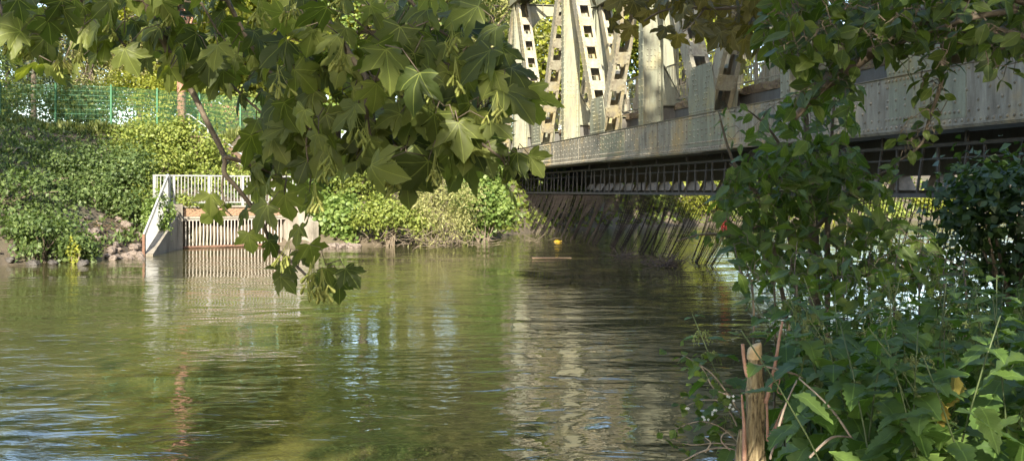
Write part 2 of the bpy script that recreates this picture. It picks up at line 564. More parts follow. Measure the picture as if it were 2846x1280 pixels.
def ground_h(px, py):
    px, py = np.asarray(px, float), np.asarray(py, float)
    dl, dr = dist_poly(px, py, LEFT), dist_poly(px, py, RIGHT)
    ins = inside(px, py, RIVER)
    hl = np.interp(dl, [0, 0.4, 2, 5, 8.5, 12, 40, 120, 400], [-0.02, 0.3, 1.15, 3.0, 4.55, 4.9, 6.0, 9, 14])
    hr = np.interp(dr, [0, 0.5, 1.2, 4, 12, 22, 40, 400], [-0.02, 0.28, 0.5, 0.62, 1.2, 3.8, 5, 9])
    h = np.where(dl < dr, hl, hr)
    bump_ = 0.10 * np.sin(px * 1.9 + 1.3 * np.sin(py * 0.8)) * np.sin(py * 1.7 + 0.6) + 0.05 * np.sin(px * 4.1 + py * 2.3)
    h = h + bump_ * np.clip(np.minimum(dl, dr) / 2.0, 0, 1)
    # outfall platform and the stair cutting
    rx, ry = px - G0[0], py - G0[1]
    a, b = rx * GA[0] + ry * GA[1], rx * GB[0] + ry * GB[1]
    plat = (a > -0.6) & (a < 4.6) & (b > 0.3) & (b < 3.0)
    h = np.where(plat, np.clip(h, 1.38, 1.42), h)
    ex = ST_BOT - ST_TOP
    L = np.hypot(*ex)
    t = np.clip(((px - ST_TOP[0]) * ex[0] + (py - ST_TOP[1]) * ex[1]) / L ** 2, 0, 1)
    ds = np.hypot(px - ST_TOP[0] - t * ex[0], py - ST_TOP[1] - t * ex[1])
    sz = ST_ZT + (ST_ZB - ST_ZT) * t - 0.30
    k = np.clip((1.9 - ds) / 0.8, 0, 1)
    h = np.where((k > 0) & (h > sz), h * (1 - k) + sz * k, h)
    depth = -np.interp(np.minimum(dl, dr), [0, 1, 4, 10], [0.05, 0.5, 1.1, 1.5])
    return np.where(ins, depth, h)


def gh(x, y):
    return float(ground_h(np.array([x]), np.array([y]))[0])


def axis(lo, hi, step, far_lo, far_hi, n):
    core = np.arange(lo, hi + 1e-6, step)
    g = np.geomspace(step, 1, 2)
    lo_far = lo - np.geomspace(step * 1.5, lo - far_lo, n)
    hi_far = hi + np.geomspace(step * 1.5, far_hi - hi, n)
    return np.concatenate([lo_far[::-1], core, hi_far])


gx, gy = axis(-24, 16, 0.45, -900, 900, 22), axis(-5, 66, 0.5, -700, 1100, 22)
XX, YY = np.meshgrid(gx, gy)
ZZ = ground_h(XX.ravel(), YY.ravel())
nx, ny = len(gx), len(gy)
ii = (np.arange(ny - 1)[:, None] * nx + np.arange(nx - 1)[None, :]).ravel()
me = np_mesh('ground', np.stack([XX.ravel(), YY.ravel(), ZZ], 1), np.stack([ii, ii + 1, ii + nx + 1, ii + nx], 1))
me.polygons.foreach_set('use_smooth', [True] * len(me.polygons))
tag(obj('ground', me, 'earth'), 'earth banks and terrain on both sides of the river', kind='structure')
wv = np.array([(-900, -700, 0), (900, -700, 0), (900, 1100, 0), (-900, 1100, 0)], float)
tag(obj('river', np_mesh('river', wv, np.array([(0, 1, 2, 3)])), 'river_water'), 'olive green rippled river water', kind='structure')

# ------------------------------------------------------------------ the bridge
ALPHA = R(11.97)
UV_U, UV_V = Vector((-math.sin(ALPHA), math.cos(ALPHA), 0)), Vector((math.cos(ALPHA), math.sin(ALPHA), 0))
DB, W = 12.1, 4.75
bridge = thing('truss_bridge', 'riveted pale green steel truss railway bridge crossing the river', 'bridge', UV_V * DB, ALPHA)
ZB, ZT = 3.3, 4.4          # bottom chord
ZU, ZV = 12.5, 13.25       # top chord
POSTS = [54.9, 44.22, 33.55, 22.87, 12.2]
NODES = [60.3, 49.56, 38.88, 28.2, 17.54, 6.9]


def bw(v, s, z):
    return UV_V * (DB + v) + UV_U * s + Vector((0, 0, z))


rivet_me = MB()
ring = [(math.cos(a) * 0.034, math.sin(a) * 0.034) for a in [2 * math.pi * i / 8 for i in range(8)]]
vs = [(0.0, y, z) for y, z in ring] + [(-0.020, y * 0.8, z * 0.8) for y, z in ring] + [(-0.030, 0, 0)]
fs = [(i, 8 + i, 8 + (i + 1) % 8, (i + 1) % 8) for i in range(8)] + [(8 + i, 16, 8 + (i + 1) % 8) for i in range(8)]
rivet_me.add(vs, fs)
RV, RF = np.array(rivet_me.v), rivet_me.f
RIVET = rivet_me.mesh('rivet')


def rivets_into(mb, pts, axis_):
    """dome rivets at pts; axis_ says which way the heads stand out"""
    for p in pts:
        vv_ = []
        for (hx, a, b) in RV:
            if axis_ == '-x':
                q = (p[0] + hx, p[1] + a, p[2] + b)
            elif axis_ == '-y':
                q = (p[0] + a, p[1] + hx, p[2] + b)
            vv_.append(q)
        mb.add(vv_, RF if axis_ == '-x' else [f[::-1] for f in RF])


def make_chord(x0, s0, s1, z0, z1, near, mat):
    """box chord with overlapping plates; the near one carries its rivets one by one"""
    c = MB()
    c.box(x0 - 0.36, x0 - 0.33, s0, s1, z0 + 0.02, z1 - 0.015)
    c.box(x0 + 0.33, x0 + 0.36, s0, s1, z0 + 0.02, z1 - 0.015)
    c.box(x0 - 0.40, x0 + 0.40, s0, s1, z1 - 0.013, z1)
    c.box(x0 - 0.31, x0 + 0.31, s0, s1, z0 + 0.25, z0 + 0.27)
    c.box(x0 - 0.46, x0 - 0.28, s0, s1, z0 - 0.02, z0 + 0.018)
    c.box(x0 + 0.28, x0 + 0.46, s0, s1, z0 - 0.02, z0 + 0.018)
    return c.build('bottom_chord' if z0 < 6 else 'top_chord', mat, bridge)


chord = make_chord(0, 3.0, 61.4, ZB, ZT, True, 'steel_weathered')
chord_far = make_chord(W, 3.0, 61.4, ZB, ZT, False, 'steel_weathered')
make_chord(0, 9.0, 56.0, ZU, ZV, False, 'steel')
make_chord(W, 9.0, 56.0, ZU, ZV, False, 'steel')
# layered plates under the chord, splice plates and angle strips on its near face
for k, (sa, sb) in enumerate([(8, 26), (10, 22), (25, 41), (28, 38), (40, 56), (43, 52)]):
    MB().box(-0.44 + 0.02 * (k % 2), 0.44 - 0.02 * (k % 2), sa, sb, ZB - 0.045 - 0.022 * (k % 2), ZB - 0.023 - 0.022 * (k % 2)).build('flange_plate', 'steel_weathered', chord)
for sa, sb in [(35.4, 38.4), (25.8, 29.2), (46.6, 49.0), (57.6, 60.2), (16.0, 18.4)]:
    MB().box(-0.374, -0.3602, sa, sb, ZB + 0.13, ZT - 0.05).build('splice_plate', 'steel', chord)
for sa in np.arange(3.2, 61, 9.7):
    MB().box(-0.385, -0.3601, sa, min(sa + 9.68, 61.3), ZB + 0.0185, ZB + 0.115).build('flange_angle', 'steel_weathered', chord)
for sa in (20.05, 24.6, 31.9, 41.6, 45.9, 52.3, 57.0):
    MB().box(-0.372, -0.3603, sa, sa + 0.09, ZB + 0.13, ZT - 0.02).build('joint_cover', 'steel_weathered', chord)

SPL = [(35.4, 38.4), (25.8, 29.2), (46.6, 49.0), (57.6, 60.2), (16.0, 18.4)]
riv = []
for row, z in enumerate((ZB + 0.07, ZB + 0.24, ZB + 0.42, ZB + 0.62, ZB + 0.82, ZT - 0.09)):
    step = 0.17 if row in (0,) else (0.26 if row in (1, 5) else 0.62)
    s = 13.2 + (0.5 * step if row % 2 else 0)
    while s < 61.2:
        spl = any(a < s < b for a, b in SPL)
        x = -0.385 if row == 0 else (-0.374 if spl else -0.36)
        riv.append((x, s, z))
        if spl and row not in (0,):
            riv.append((x, s + step / 2, z + (0.07 if row in (2, 4) else 0)))
        s += step
riv.sort(key=lambda p: p[1])
for p in riv[:300]:
    o = obj('rivet', RIVET, 'steel_weathered', chord)
    o.location = p
mb = MB()
rivets_into(mb, riv[300:], '-x')
tag(mb.build('rivet_rows', 'steel_weathered', chord), 'rows of small dome rivets along the chord', kind='stuff')


def make_post(x0, s, near):
    """I-shaped riveted post: web facing along the bridge, flange plates on both outer sides"""
    p = MB()
    p.box(x0 - 0.35, x0 + 0.35, s - 0.015, s + 0.015, ZT + 0.002, ZU)
    post = p.build('post', 'steel', bridge)
    for sx in (-1, 1):
        MB().box(x0 + sx * 0.365 - 0.013, x0 + sx * 0.365 + 0.013, s - 0.23, s + 0.23, ZT + 0.003, ZU).build('flange', 'steel', post)
        xa, xb = sorted((x0 + sx * 0.35, x0 + sx * 0.25))
        MB().box(xa, xb, s - 0.062, s - 0.0152, ZT + 0.02, ZU).build('angle', 'steel', post)
    MB().box(x0 - 0.247, x0 + 0.247, s - 0.0315, s - 0.0153, 6.35, 7.15).build('splice_plate', 'steel', post)
    MB().box(x0 - 0.247, x0 + 0.247, s - 0.0312, s - 0.0153, ZT + 0.03, ZT + 0.33).build('splice_plate', 'steel', post)
    if near:
        pts = [(x0 + sx, s - 0.062, z) for sx in (-0.3, 0.3) for z in np.arange(ZT + 0.15, 12.3, 0.24)]
        pts += [(x0 + a, s - 0.032, z) for a in (-0.14, 0, 0.14) for z in (6.45, 6.65, 6.85, 7.05, ZT + 0.12)]
        mb = MB()
        rivets_into(mb, pts, '-y')
        rivets_into(mb, [(x0 - 0.378, s + a, z) for a in (-0.15, 0.15) for z in np.arange(ZT + 0.15, 12.3, 0.24)], '-x')
        tag(mb.build('rivet_rows', 'steel', post), 'rows of dome rivets on the post', kind='stuff')


def make_diag(x0, sa, za, sb, zb, near):
    """two side plates with edge angles, tied by batten plates on both faces"""
    a, b = Vector((x0, sa, za)), Vector((x0, sb, zb))
    d = (b - a).normalized()
    n = Vector((0, -d.z, d.y))            # in the truss plane, across the member
    if n.y > 0:
        n = -n
    x = Vector((1, 0, 0))
    L = (b - a).length
    hw = 0.27
    mat = 'steel_cream'
    m = MB()
    for sx in (-1, 1):
        m.obox((a + b) / 2 + x * sx * 0.30, d * L / 2, n * hw, x * 0.014)
    dg = m.build('diagonal', mat, bridge)
    for sx in (-1, 1):
        for sn in (-1, 1):
            MB().obox((a + b) / 2 + x * sx * 0.235 + n * sn * (hw - 0.012), d * L / 2, x * 0.0505, n * 0.011).build('edge_angle', mat, dg)
    k = int(L / 1.28)
    bat = MB().obox((0, 0, 0), x * 0.286, d * 0.24, n * 0.009).mesh('batten_plate')
    bat.materials.append(MATS[mat])
    mb = MB()
    for i in range(k):
        c = a + d * (0.8 + i * (L - 1.2) / k)
        for sn in (-1, 1):
            o = obj('batten_plate', bat, mat, dg)
            o.location = c + n * sn * (hw + 0.0095)
        if near:
            for sx in (-0.23, 0.23):
                for t in (-0.17, 0.0, 0.17):
                    q = c + n * (hw + 0.019) + x * sx + d * t
                    mb.obox(q, x * 0.028, d * 0.028, n * 0.02)
    if near:
        for t in np.arange(0.3, L - 0.2, 0.3):
            for sn in (-0.2, 0.2):
                q = a + d * t + n * sn - x * 0.316
                mb.obox(q, x * 0.018, d * 0.028, n * 0.028)
        tag(mb.build('rivet_rows', mat, dg), 'rows of rivet heads on the diagonal', kind='stuff')


def make_gusset(x0, s, near):
    sgn = -1
    for side in (-1, 1):
        x = x0 + side * 0.335
        poly = [(x, s - 0.95, ZT + 0.003), (x, s + 0.95, ZT + 0.003), (x, s + 1.05, ZT + 0.55), (x, s + 0.72, ZT + 1.45), (x, s - 0.72, ZT + 1.45), (x, s - 1.05, ZT + 0.55)]
        g = MB().prism(poly, (0.022 * side, 0, 0)).build('gusset_plate', 'steel', bridge)
        if side == -1 and near:
            mb = MB()
            pts = []
            for t in np.arange(0.25, 1.4, 0.16):
                for o_ in (-0.12, 0.06):
                    pts += [(x - 0.022, s + 0.30 + t * 0.33 + o_ - 0.1, ZT + t), (x - 0.022, s - 0.30 - t * 0.33 - o_ + 0.1, ZT + t)]
            pts += [(x - 0.022, s + q, ZT + 0.08) for q in np.arange(-0.9, 0.95, 0.16)]
            rivets_into(mb, pts, '-x')
            tag(mb.build('rivet_rows', 'steel', g), 'rows of rivets on the gusset plate', kind='stuff')
    MB().box(x0 - 0.31, x0 + 0.31, s - 0.012, s + 0.012, ZT + 0.003, ZT + 1.2).build('diaphragm', 'steel', bridge)


for x0, near in ((0, True), (W, False)):
    for s in POSTS:
        make_post(x0, s, near)
    for i, sM in enumerate(NODES[:-1]):
        make_gusset(x0, sM, near)
        if i > 0:
            make_diag(x0, sM + 0.42, ZT + 0.25, POSTS[i - 1] - 0.5, ZU, near)
        make_diag(x0, sM - 0.42, ZT + 0.25, POSTS[i] + 0.5, ZU, near)

# floor beams with knee brackets, arched sway struts
for s in POSTS + NODES[:-1]:
    fb = MB()
    fb.box(0.37, W - 0.37, s - 0.012, s + 0.012, 3.75, 5.08)
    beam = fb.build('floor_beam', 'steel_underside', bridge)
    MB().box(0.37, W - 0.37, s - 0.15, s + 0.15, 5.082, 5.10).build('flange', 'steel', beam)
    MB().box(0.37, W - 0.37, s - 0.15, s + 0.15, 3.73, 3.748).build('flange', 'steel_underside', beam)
for s in POSTS:
    for x0, sg in ((0.38, 1), (W - 0.38, -1)):
        br = MB().prism([(x0, s - 0.012, 5.12), (x0 + sg * 0.85, s - 0.012, 5.12), (x0, s - 0.012, 6.6)], (0, 0.024, 0)).build('knee_bracket', 'steel', bridge)
        MB().bar((x0 + sg * 0.86, s, 5.14), (x0 + sg * 0.02, s, 6.61), 0.16, 0.02, up=(1, 0, 0)).build('flange', 'steel', br)
        MB().box(*sorted((x0 + sg * 0.01, x0 + sg * 0.85)), s - 0.16, s + 0.16, 5.105, 5.118).build('flange', 'steel', br)
    st = MB()
    arc = []
    for i in range(13):
        t = math.pi / 2 * i / 12
        arc.append((0.40 + 0.10 + 1.25 * (1 - math.cos(t)), 11.9 - 1.6 * (1 - math.sin(t))))
    left = [(0.40, 10.2)] + arc
    right = [(W - x, z) for x, z in left][::-1]
    mid = [(W / 2, 11.98)]
    poly = [(x, s - 0.012, z) for x, z in left + mid + right + [(W - 0.40, 12.5), (0.40, 12.5)]]
    strut = st.prism(poly, (0, 0.024, 0)).build('sway_strut', 'steel', bridge)
    low = left[1:] + mid + right[:-1]
    fl = MB()
    for (xa, za), (xb, zb) in zip(low[:-1], low[1:]):
        fl.bar((xa, s, za - 0.014), (xb, s, zb - 0.014), 0.26, 0.02, up=(0, 0, 1) if abs(xb - xa) > abs(zb - za) else (1, 0, 0))
    fl.build('flange', 'steel', strut)
    MB().box(0.41, W - 0.41, s - 0.14, s + 0.14, 12.501, 12.52).build('flange', 'steel', strut)
    for xr in (1.3, 1.95, W / 2, W - 1.95, W - 1.3):
        MB().box(xr - 0.012, xr + 0.012, s - 0.11, s - 0.0125, 11.95, 12.5).build('stiffener', 'steel', strut)
# top lateral bracing
for (sa, sb) in zip(POSTS[:-1], POSTS[1:]):
    for xa, xb in ((0.4, W - 0.4), (W - 0.4, 0.4)):
        MB().bar((xa, sa, 12.75 if xa < 1 else 12.66), (xb, sb, 12.75 if xa < 1 else 12.66), 0.16, 0.08).build('lateral_brace', 'steel', bridge)

# deck, stringers, mossy edge, railing, bottom bracing
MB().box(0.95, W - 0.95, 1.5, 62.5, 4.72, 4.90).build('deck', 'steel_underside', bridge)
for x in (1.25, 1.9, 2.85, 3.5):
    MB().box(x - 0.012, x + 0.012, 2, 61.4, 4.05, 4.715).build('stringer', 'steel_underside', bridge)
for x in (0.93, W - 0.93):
    MB().box(x - 0.05, x + 0.05, 1.5, 62.5, 4.42, 4.93).build('edge_beam', 'steel_underside', bridge)  # dark steel puts the trees' shade into the colour of the edge beams
moss = MB()
for x in (0.92, W - 0.92):
    n = 190
    sec = []
    for i in range(n + 1):
        s = 3 + i * 58 / n
        j = lambda: rnd.uniform(-0.03, 0.03)
        sec.append([(x - 0.07 + j(), s, 4.935), (x - 0.09 + j(), s, 5.02 + j()), (x - 0.07 + j(), s, 5.17 + j() * 1.5), (x, s, 5.20 + j()), (x + 0.07 + j(), s, 5.16 + j()), (x + 0.07, s, 4.935)])
    b0 = len(moss.v)
    for q in sec:
        moss.v.extend(q)
    for i in range(n):
        for k in range(6):
            moss.f.append((b0 + i * 6 + k, b0 + i * 6 + (k + 1) % 6, b0 + (i + 1) * 6 + (k + 1) % 6, b0 + (i + 1) * 6 + k))
tag(moss.build('moss_edge', 'moss', bridge), 'brown and green moss along the deck edge')
ballast = MB()
ballast.box(1.03, W - 1.03, 2, 62, 4.905, 5.0)
ballast.build('ballast_bed', 'moss', bridge)
for x in (1.7, 3.05):
    MB().box(x - 0.036, x + 0.036, 2, 62, 5.001, 5.15).build('track_rail', 'rust', bridge)
for x in (0.95, W - 0.95):
    r = MB()
    r.box(x - 0.022, x + 0.022, 4, 60.5, 6.55, 6.60)
    rail = r.build('railing', 'steel_cream', bridge)
    MB().box(x - 0.018, x + 0.018, 4, 60.5, 5.30, 5.34).build('bottom_rail', 'steel_cream', rail)
    bm = MB().box(-0.008, 0.008, -0.014, 0.014, 5.341, 6.549).mesh('bar')
    bm.materials.append(MATS['steel_cream'])
    if x < 2:
        for i in range(300):
            o = obj('bar', bm, None, rail)
            o.location = (x, 14.5 + i * 0.145, 0)
    else:
        mb = MB()
        for i in range(300):
            mb.box(x - 0.008, x + 0.008, 14.5 + i * 0.145 - 0.014, 14.5 + i * 0.145 + 0.014, 5.341, 6.549)
        tag(mb.build('bars', 'steel_cream', rail), 'close upright railing bars', kind='stuff')
    pm = MB().box(-0.03, 0.03, -0.03, 0.03, 5.0, 6.5485).mesh('railing_post')
    pm.materials.append(MATS['steel_cream'])
    for s in np.arange(6.0, 60, 2.67):
        o = obj('railing_post', pm, None, rail)
        o.location = (x + 0.052, s, 0)
for (sa, sb) in zip(NODES[:-1], NODES[1:]):
    for xa, xb, z in ((0.37, W - 0.37, 3.62), (W - 0.37, 0.37, 3.52)):
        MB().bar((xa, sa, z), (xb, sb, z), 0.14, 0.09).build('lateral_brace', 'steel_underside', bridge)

# frame that carries the chains, hung below the near chord
XR = 0.24
fr = MB().box(XR - 0.05, XR + 0.05, 13.0, 58.5, 2.96, 3.03)
frame = fr.build('chain_frame', 'bar_iron', bridge)
MB().box(XR - 0.045, XR + 0.045, 13.0, 58.5, 1.96, 2.05).build('chain_rail', 'bar_iron', frame)
MB().box(XR - 0.02, XR + 0.02, 13.0, 58.5, 2.72, 2.75).build('tie_rod', 'bar_iron', frame)
hm = MB().box(-0.022, 0.022, -0.03, 0.03, 2.051, 2.959).mesh('hanger_bar')
hm2 = MB().bar((0, 0.22, 2.051), (0, 0, 2.959), 0.045, 0.045).mesh('hanger_bar')
for q in (hm, hm2):
    q.materials.append(MATS['bar_iron'])
s = 13.4
while s < 58.3:
    o = obj('hanger_bar', hm, None, frame)
    o.location = (XR, s, 0)
    o = obj('hanger_bar', hm2, None, frame)
    o.location = (XR, s + 0.48 + rnd.uniform(-0.1, 0.1), 0)
    s += 1.4 + rnd.uniform(-0.06, 0.06)
for s in np.arange(14.0, 58, 2.8):
    MB().box(XR - 0.03, XR + 0.03, s - 0.03, s + 0.03, 3.031, 3.231).build('hanger_rod', 'bar_iron', frame)

# pipe with saddle brackets on the far side
xp = W + 0.45
pp = MB().tube([(xp, 4, 2.86), (xp, 62, 2.86)], 0.34, 16)
pipe = pp.build('pipe', 'pipe_lagging', bridge, smooth=True)
MB().box(xp - 0.4, xp + 0.4, 4, 62, 2.02, 2.12).build('pipe_bearer', 'bar_iron', pipe)
bk = MB().prism([(-0.38, -0.04, 2.121), (0.38, -0.04, 2.121), (0.16, -0.04, 2.53), (-0.16, -0.04, 2.53)], (0, 0.34, 0)).mesh('pipe_saddle')
bk.materials.append(MATS['pipe_lagging'])
hg = MB().box(-0.03, 0.03, -0.03, 0.03, 2.121, 3.75).mesh('pipe_hanger')
hg.materials.append(MATS['bar_iron'])
for s in np.arange(5, 61, 1.78):
    o = obj('pipe_saddle', bk, None, pipe)
    o.location = (xp, s, 0)
for s in np.arange(5.7, 61, 5.34):
    for dx in (-0.35, 0.35):
        o = obj('pipe_hanger', hg, None, pipe)
        o.location = (xp + dx, s, 0)

MB().box(W - 0.62, W - 0.58, 4, 62, 2.52, 3.72).build('added_dark_plate', 'steel_underside', bridge)  # dark plate added to close off the bright view below the deck
# abutments
ab = MB()
ab.box(-0.7, W + 1.6, 60.8, 66, -1.0, 3.0)
ab.box(-0.7, W + 1.6, 63.2, 66, 3.0, 5.0)
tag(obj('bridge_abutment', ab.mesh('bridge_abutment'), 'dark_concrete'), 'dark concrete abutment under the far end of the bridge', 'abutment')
o = bpy.data.objects['bridge_abutment']
o.location, o.rotation_euler = UV_V * DB, (0, 0, ALPHA)
ab = MB()
ab.box(-1.0, W + 1.4, -4, 8.5, -1.0, 3.0)
ab.box(-1.0, W + 1.4, -4, 2.0, 3.0, 5.0)
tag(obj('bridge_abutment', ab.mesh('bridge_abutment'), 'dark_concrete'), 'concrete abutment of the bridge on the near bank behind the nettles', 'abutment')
o = bpy.data.objects['bridge_abutment.001']
o.location, o.rotation_euler = UV_V * DB, (0, 0, ALPHA)


# ------------------------------------------------------------------ chains
def chain_mesh(drift, lean, seg, ring_n, curl=1.22, length=2.06):
    mb = MB()
    pitch = 0.049
    nl = int(length / pitch)
    path = lambda t: Vector((-drift * t ** curl, lean * t ** 1.2, -length * t))
    for i in range(nl):
        t = (i + 0.5) / nl
        c = path(t)
        d = (path(t + 0.01) - path(t - 0.01)).normalized()
        s = d.cross(Vector((0.2, 0.98, 0.1))).normalized()
        if i % 2:
            s = s.cross(d).normalized()
        n = s.cross(d)
        b = len(mb.v)
        for k in range(seg):
            a = 2 * math.pi * k / seg
            cc = c + d * math.cos(a) * 0.030 + s * math.sin(a) * 0.0125
            rad = (d * math.cos(a) + s * math.sin(a)).normalized()
            for j in range(ring_n):
                e = 2 * math.pi * j / ring_n
                mb.v.append(tuple(cc + (rad * math.cos(e) + n * math.sin(e)) * 0.0065))
        for k in range(seg):
            for j in range(ring_n):
                k2, j2 = (k + 1) % seg, (j + 1) % ring_n
                mb.f.append((b + k * ring_n + j, b + k2 * ring_n + j, b + k2 * ring_n + j2, b + k * ring_n + j2))
    return mb


DRIFTS, LEANS = (0.45, 0.7, 0.9, 1.1), (-0.26, -0.09, 0.09, 0.26)
chain_vars = {}
for i, dr_ in enumerate(DRIFTS):
    for j, ln in enumerate(LEANS):
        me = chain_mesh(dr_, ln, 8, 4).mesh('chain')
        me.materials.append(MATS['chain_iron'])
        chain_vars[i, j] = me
all_s, s = [], 14.2
while s < 57.6:
    all_s.append(s)
    s += (0.13 if s < 31 else 0.09) + (rnd.uniform(0.05, 0.3) if rnd.random() < 0.045 else 0)
bundle, bl, bd, cnt = 0, 1, 2, 0
specs = []
for s in all_s:
    if cnt <= 0:
        cnt = rnd.choice((3, 5, 6, 8, 9, 11))
        bd = min(3, max(0, (2 if s > 24 else 0) + rnd.choice((-1, 0, 0, 1))))
        half = cnt
    frac = cnt / max(half, 1)
    bl = min(3, max(0, int(frac * 3.99)))                 # each bundle draws together towards the water
    if rnd.random() < 0.12:
        bl = rnd.randrange(4)
    specs.append((s, bd, bl))
    cnt -= 1
specs.sort()
for s, i, j in specs[:300]:
    o = obj('hanging_chain', chain_vars[i, j])
    o.location = bw(XR, s, 1.975)
    o.rotation_euler = (0, 0, ALPHA + rnd.uniform(-0.12, 0.12))
    tag(o, 'rusty iron chain hanging in the curtain under the bridge edge down into the water', 'chain', 'chains of the curtain hanging under the bridge')
lowpoly = {(i, j): chain_mesh(DRIFTS[i], LEANS[j], 6, 3) for i in range(4) for j in range(4)}
vv_, ff_, base = [], [], 0
for s, i, j in specs[300:]:
    mbq = lowpoly[i, j]
    v_ = np.array(mbq.v) @ np.array(Matrix.Rotation(ALPHA, 3, 'Z')).T + np.array(bw(XR, s, 1.975))
    f_ = np.array(mbq.f) + base
    vv_.append(v_)
    ff_.append(f_)
    base += len(v_)
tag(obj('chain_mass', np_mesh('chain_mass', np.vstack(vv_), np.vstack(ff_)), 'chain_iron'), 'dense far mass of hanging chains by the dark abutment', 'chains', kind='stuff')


# twigs caught at the foot of the chains
def twig_clump(name, label, loc, rx, ry, rz_, n, mat='dead_twig', group=None, cat='driftwood'):
    mb = MB()
    for _ in range(n):
        a = Vector((rnd.gauss(0, rx), rnd.gauss(0, ry), abs(rnd.gauss(0, rz_))))
        d = Vector((rnd.uniform(-1, 1), rnd.uniform(-1, 1), rnd.uniform(-0.25, 0.7))).normalized() * rnd.uniform(0.2, 0.7)
        k = a + d * 0.5 + Vector((rnd.uniform(-0.06, 0.06),) * 3)
        mb.tube([a, k, a + d], [0.011, 0.009, 0.004], 4)
    o = mb.build(name, mat)
    o.location = loc
    return tag(o, label, cat, group)


def water_at(x, y):
    z = EYE * FPX / (y - HY)
    return Vector(((x - CX) / FPX * z, z, 0))


twig_clump('driftwood_clump', 'tangle of brown twigs caught at the foot of the chains, nearest the shrub', water_at(1850, 742), 0.30, 0.24, 0.10, 110, 'wet_twig')
twig_clump('driftwood_clump', 'low line of brown twigs along the middle of the chain curtain foot', water_at(1740, 712), 0.22, 0.7, 0.03, 45, 'wet_twig')
twig_clump('driftwood_clump', 'few pale bare twigs sticking up from the dark water by the far abutment', water_at(1475, 672), 0.5, 0.3, 0.10, 22, 'twig')['kind'] = 'stuff'
twig_clump('driftwood_clump', 'pale tangle of bare twigs at the water below the willow bush', water_at(1230, 696) + Vector((0, 0, 0.1)), 1.3, 0.4, 0.28, 170, 'twig')['kind'] = 'stuff'

# ------------------------------------------------------------------ things on and in the water
o = MB().box(-0.62, 0.62, -0.10, 0.10, -0.03, 0.014).build('floating_plank', 'plank_wood')
o.location, o.rotation_euler = water_at(1533, 716), (0, 0.012, 0.10)
tag(o, 'brown wooden plank floating flat on the water in front of the chains', 'plank')


def lathe(mb, prof, n=14, M=None):
    b = len(mb.v)
    for (r, z) in prof:
        for k in range(n):
            a = 2 * math.pi * k / n
            p = Vector((r * math.cos(a), r * math.sin(a), z))
            mb.v.append(tuple(M @ p if M else p))
    for i in range(len(prof) - 1):
        for k in range(n):
            k2 = (k + 1) % n
            mb.f.append((b + i * n + k, b + i * n + k2, b + (i + 1) * n + k2, b + (i + 1) * n + k))
    return mb


can = thing('plastic_canister', 'small yellow plastic canister floating beside the foot of the chains', 'canister', water_at(1550, 672), 0.4)
can.scale = (0.7, 0.55, 0.45)
Mx = Matrix.Translation((0, 0, 0.02)) @ Matrix.Rotation(R(78), 4, 'Y')
lathe(MB(), [(0.001, -0.24), (0.10, -0.235), (0.135, -0.19), (0.14, -0.02), (0.14, 0.05), (0.12, 0.12), (0.06, 0.165), (0.045, 0.18), (0.045, 0.21), (0.001, 0.212)], 14, Mx).build('body', 'yellow_plastic', can, True)
lathe(MB(), [(0.001, 0.214), (0.055, 0.214), (0.055, 0.26), (0.001, 0.262)], 12, Mx).build('cap', 'yellow_plastic', can, True)
Mh = Matrix.Translation((0, 0, 0.02)) @ Matrix.Rotation(R(78), 4, 'Y')
MB().tube([Mh @ Vector((-0.125, 0, -0.12)), Mh @ Vector((-0.2, 0, -0.1)), Mh @ Vector((-0.2, 0, 0.02)), Mh @ Vector((-0.12, 0, 0.06))], 0.018, 6).build('handle', 'yellow_plastic', can, True)

# red cloth caught in the chains
cl = MB()
nu, nv_ = 9, 16
for j in range(nv_ + 1):
    t = j / nv_
    wdt = 0.10 + 0.10 * math.sin(t * 5.2) ** 2 + 0.07 * t
    for i in range(nu + 1):
        u = i / nu - 0.5
        cl.v.append((u * wdt * 2 + 0.05 * math.sin(7 * t), 0.05 * math.sin(u * 14 + t * 9) + 0.03 * math.sin(t * 21), -0.55 * t + 0.03 * math.sin(u * 9 + t * 4)))
for j in range(nv_):
    for i in range(nu):
        if t and (j > 9 and i in (4, 5)):
            continue
        a = j * (nu + 1) + i
        cl.f.append((a, a + 1, a + nu + 2, a + nu + 1))
me = cl.mesh('cloth', True)
o = obj('red_cloth', me, 'red_cloth')
o.modifiers.new('thick', 'SOLIDIFY').thickness = 0.006
o.location = bw(XR - 0.55, 26.6, 1.3)
o.scale = (0.6, 0.6, 0.75)
tag(o, 'crumpled red cloth caught in the chains beside the shrub', 'cloth')


# ------------------------------------------------------------------ outfall on the far bank
def gw(a, b, z):
    q = G0 + GA * a + GB * b
    return Vector((q[0], q[1], z))


of = thing('outfall', 'concrete outfall with barred opening at the waterline of the far bank', 'outfall', gw(1.8, 0, 0), math.atan2(0.6, 0.8))
ox = lambda a: a - 1.8
WG = 3.75
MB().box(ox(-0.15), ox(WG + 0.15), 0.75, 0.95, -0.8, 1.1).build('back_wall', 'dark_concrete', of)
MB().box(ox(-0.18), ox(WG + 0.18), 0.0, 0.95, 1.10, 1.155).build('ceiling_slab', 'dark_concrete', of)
MB().box(ox(-0.18), ox(WG + 0.18), -0.18, 0.0, 1.08, 1.16).build('lip', 'concrete', of)
bm_ = MB().box(ox(-0.18), ox(WG + 0.18), -0.02, 0.9, 1.162, 1.45).build('lintel', 'brick_moss', of)
brk = MB().box(-0.112, 0.112, -0.02, 0.02, -0.031, 0.031).mesh('brick')
brk.materials.append(MATS['brick_moss'])
for r_ in range(4):
    for i in range(17):
        x = ox(-0.05) + i * 0.235 + (0.117 if r_ % 2 else 0)
        if x < ox(WG + 0.06):
            b = obj('brick', brk, None, bm_)
            b.location = (x, -0.03 + rnd.uniform(-0.006, 0.006), 1.205 + r_ * 0.069)
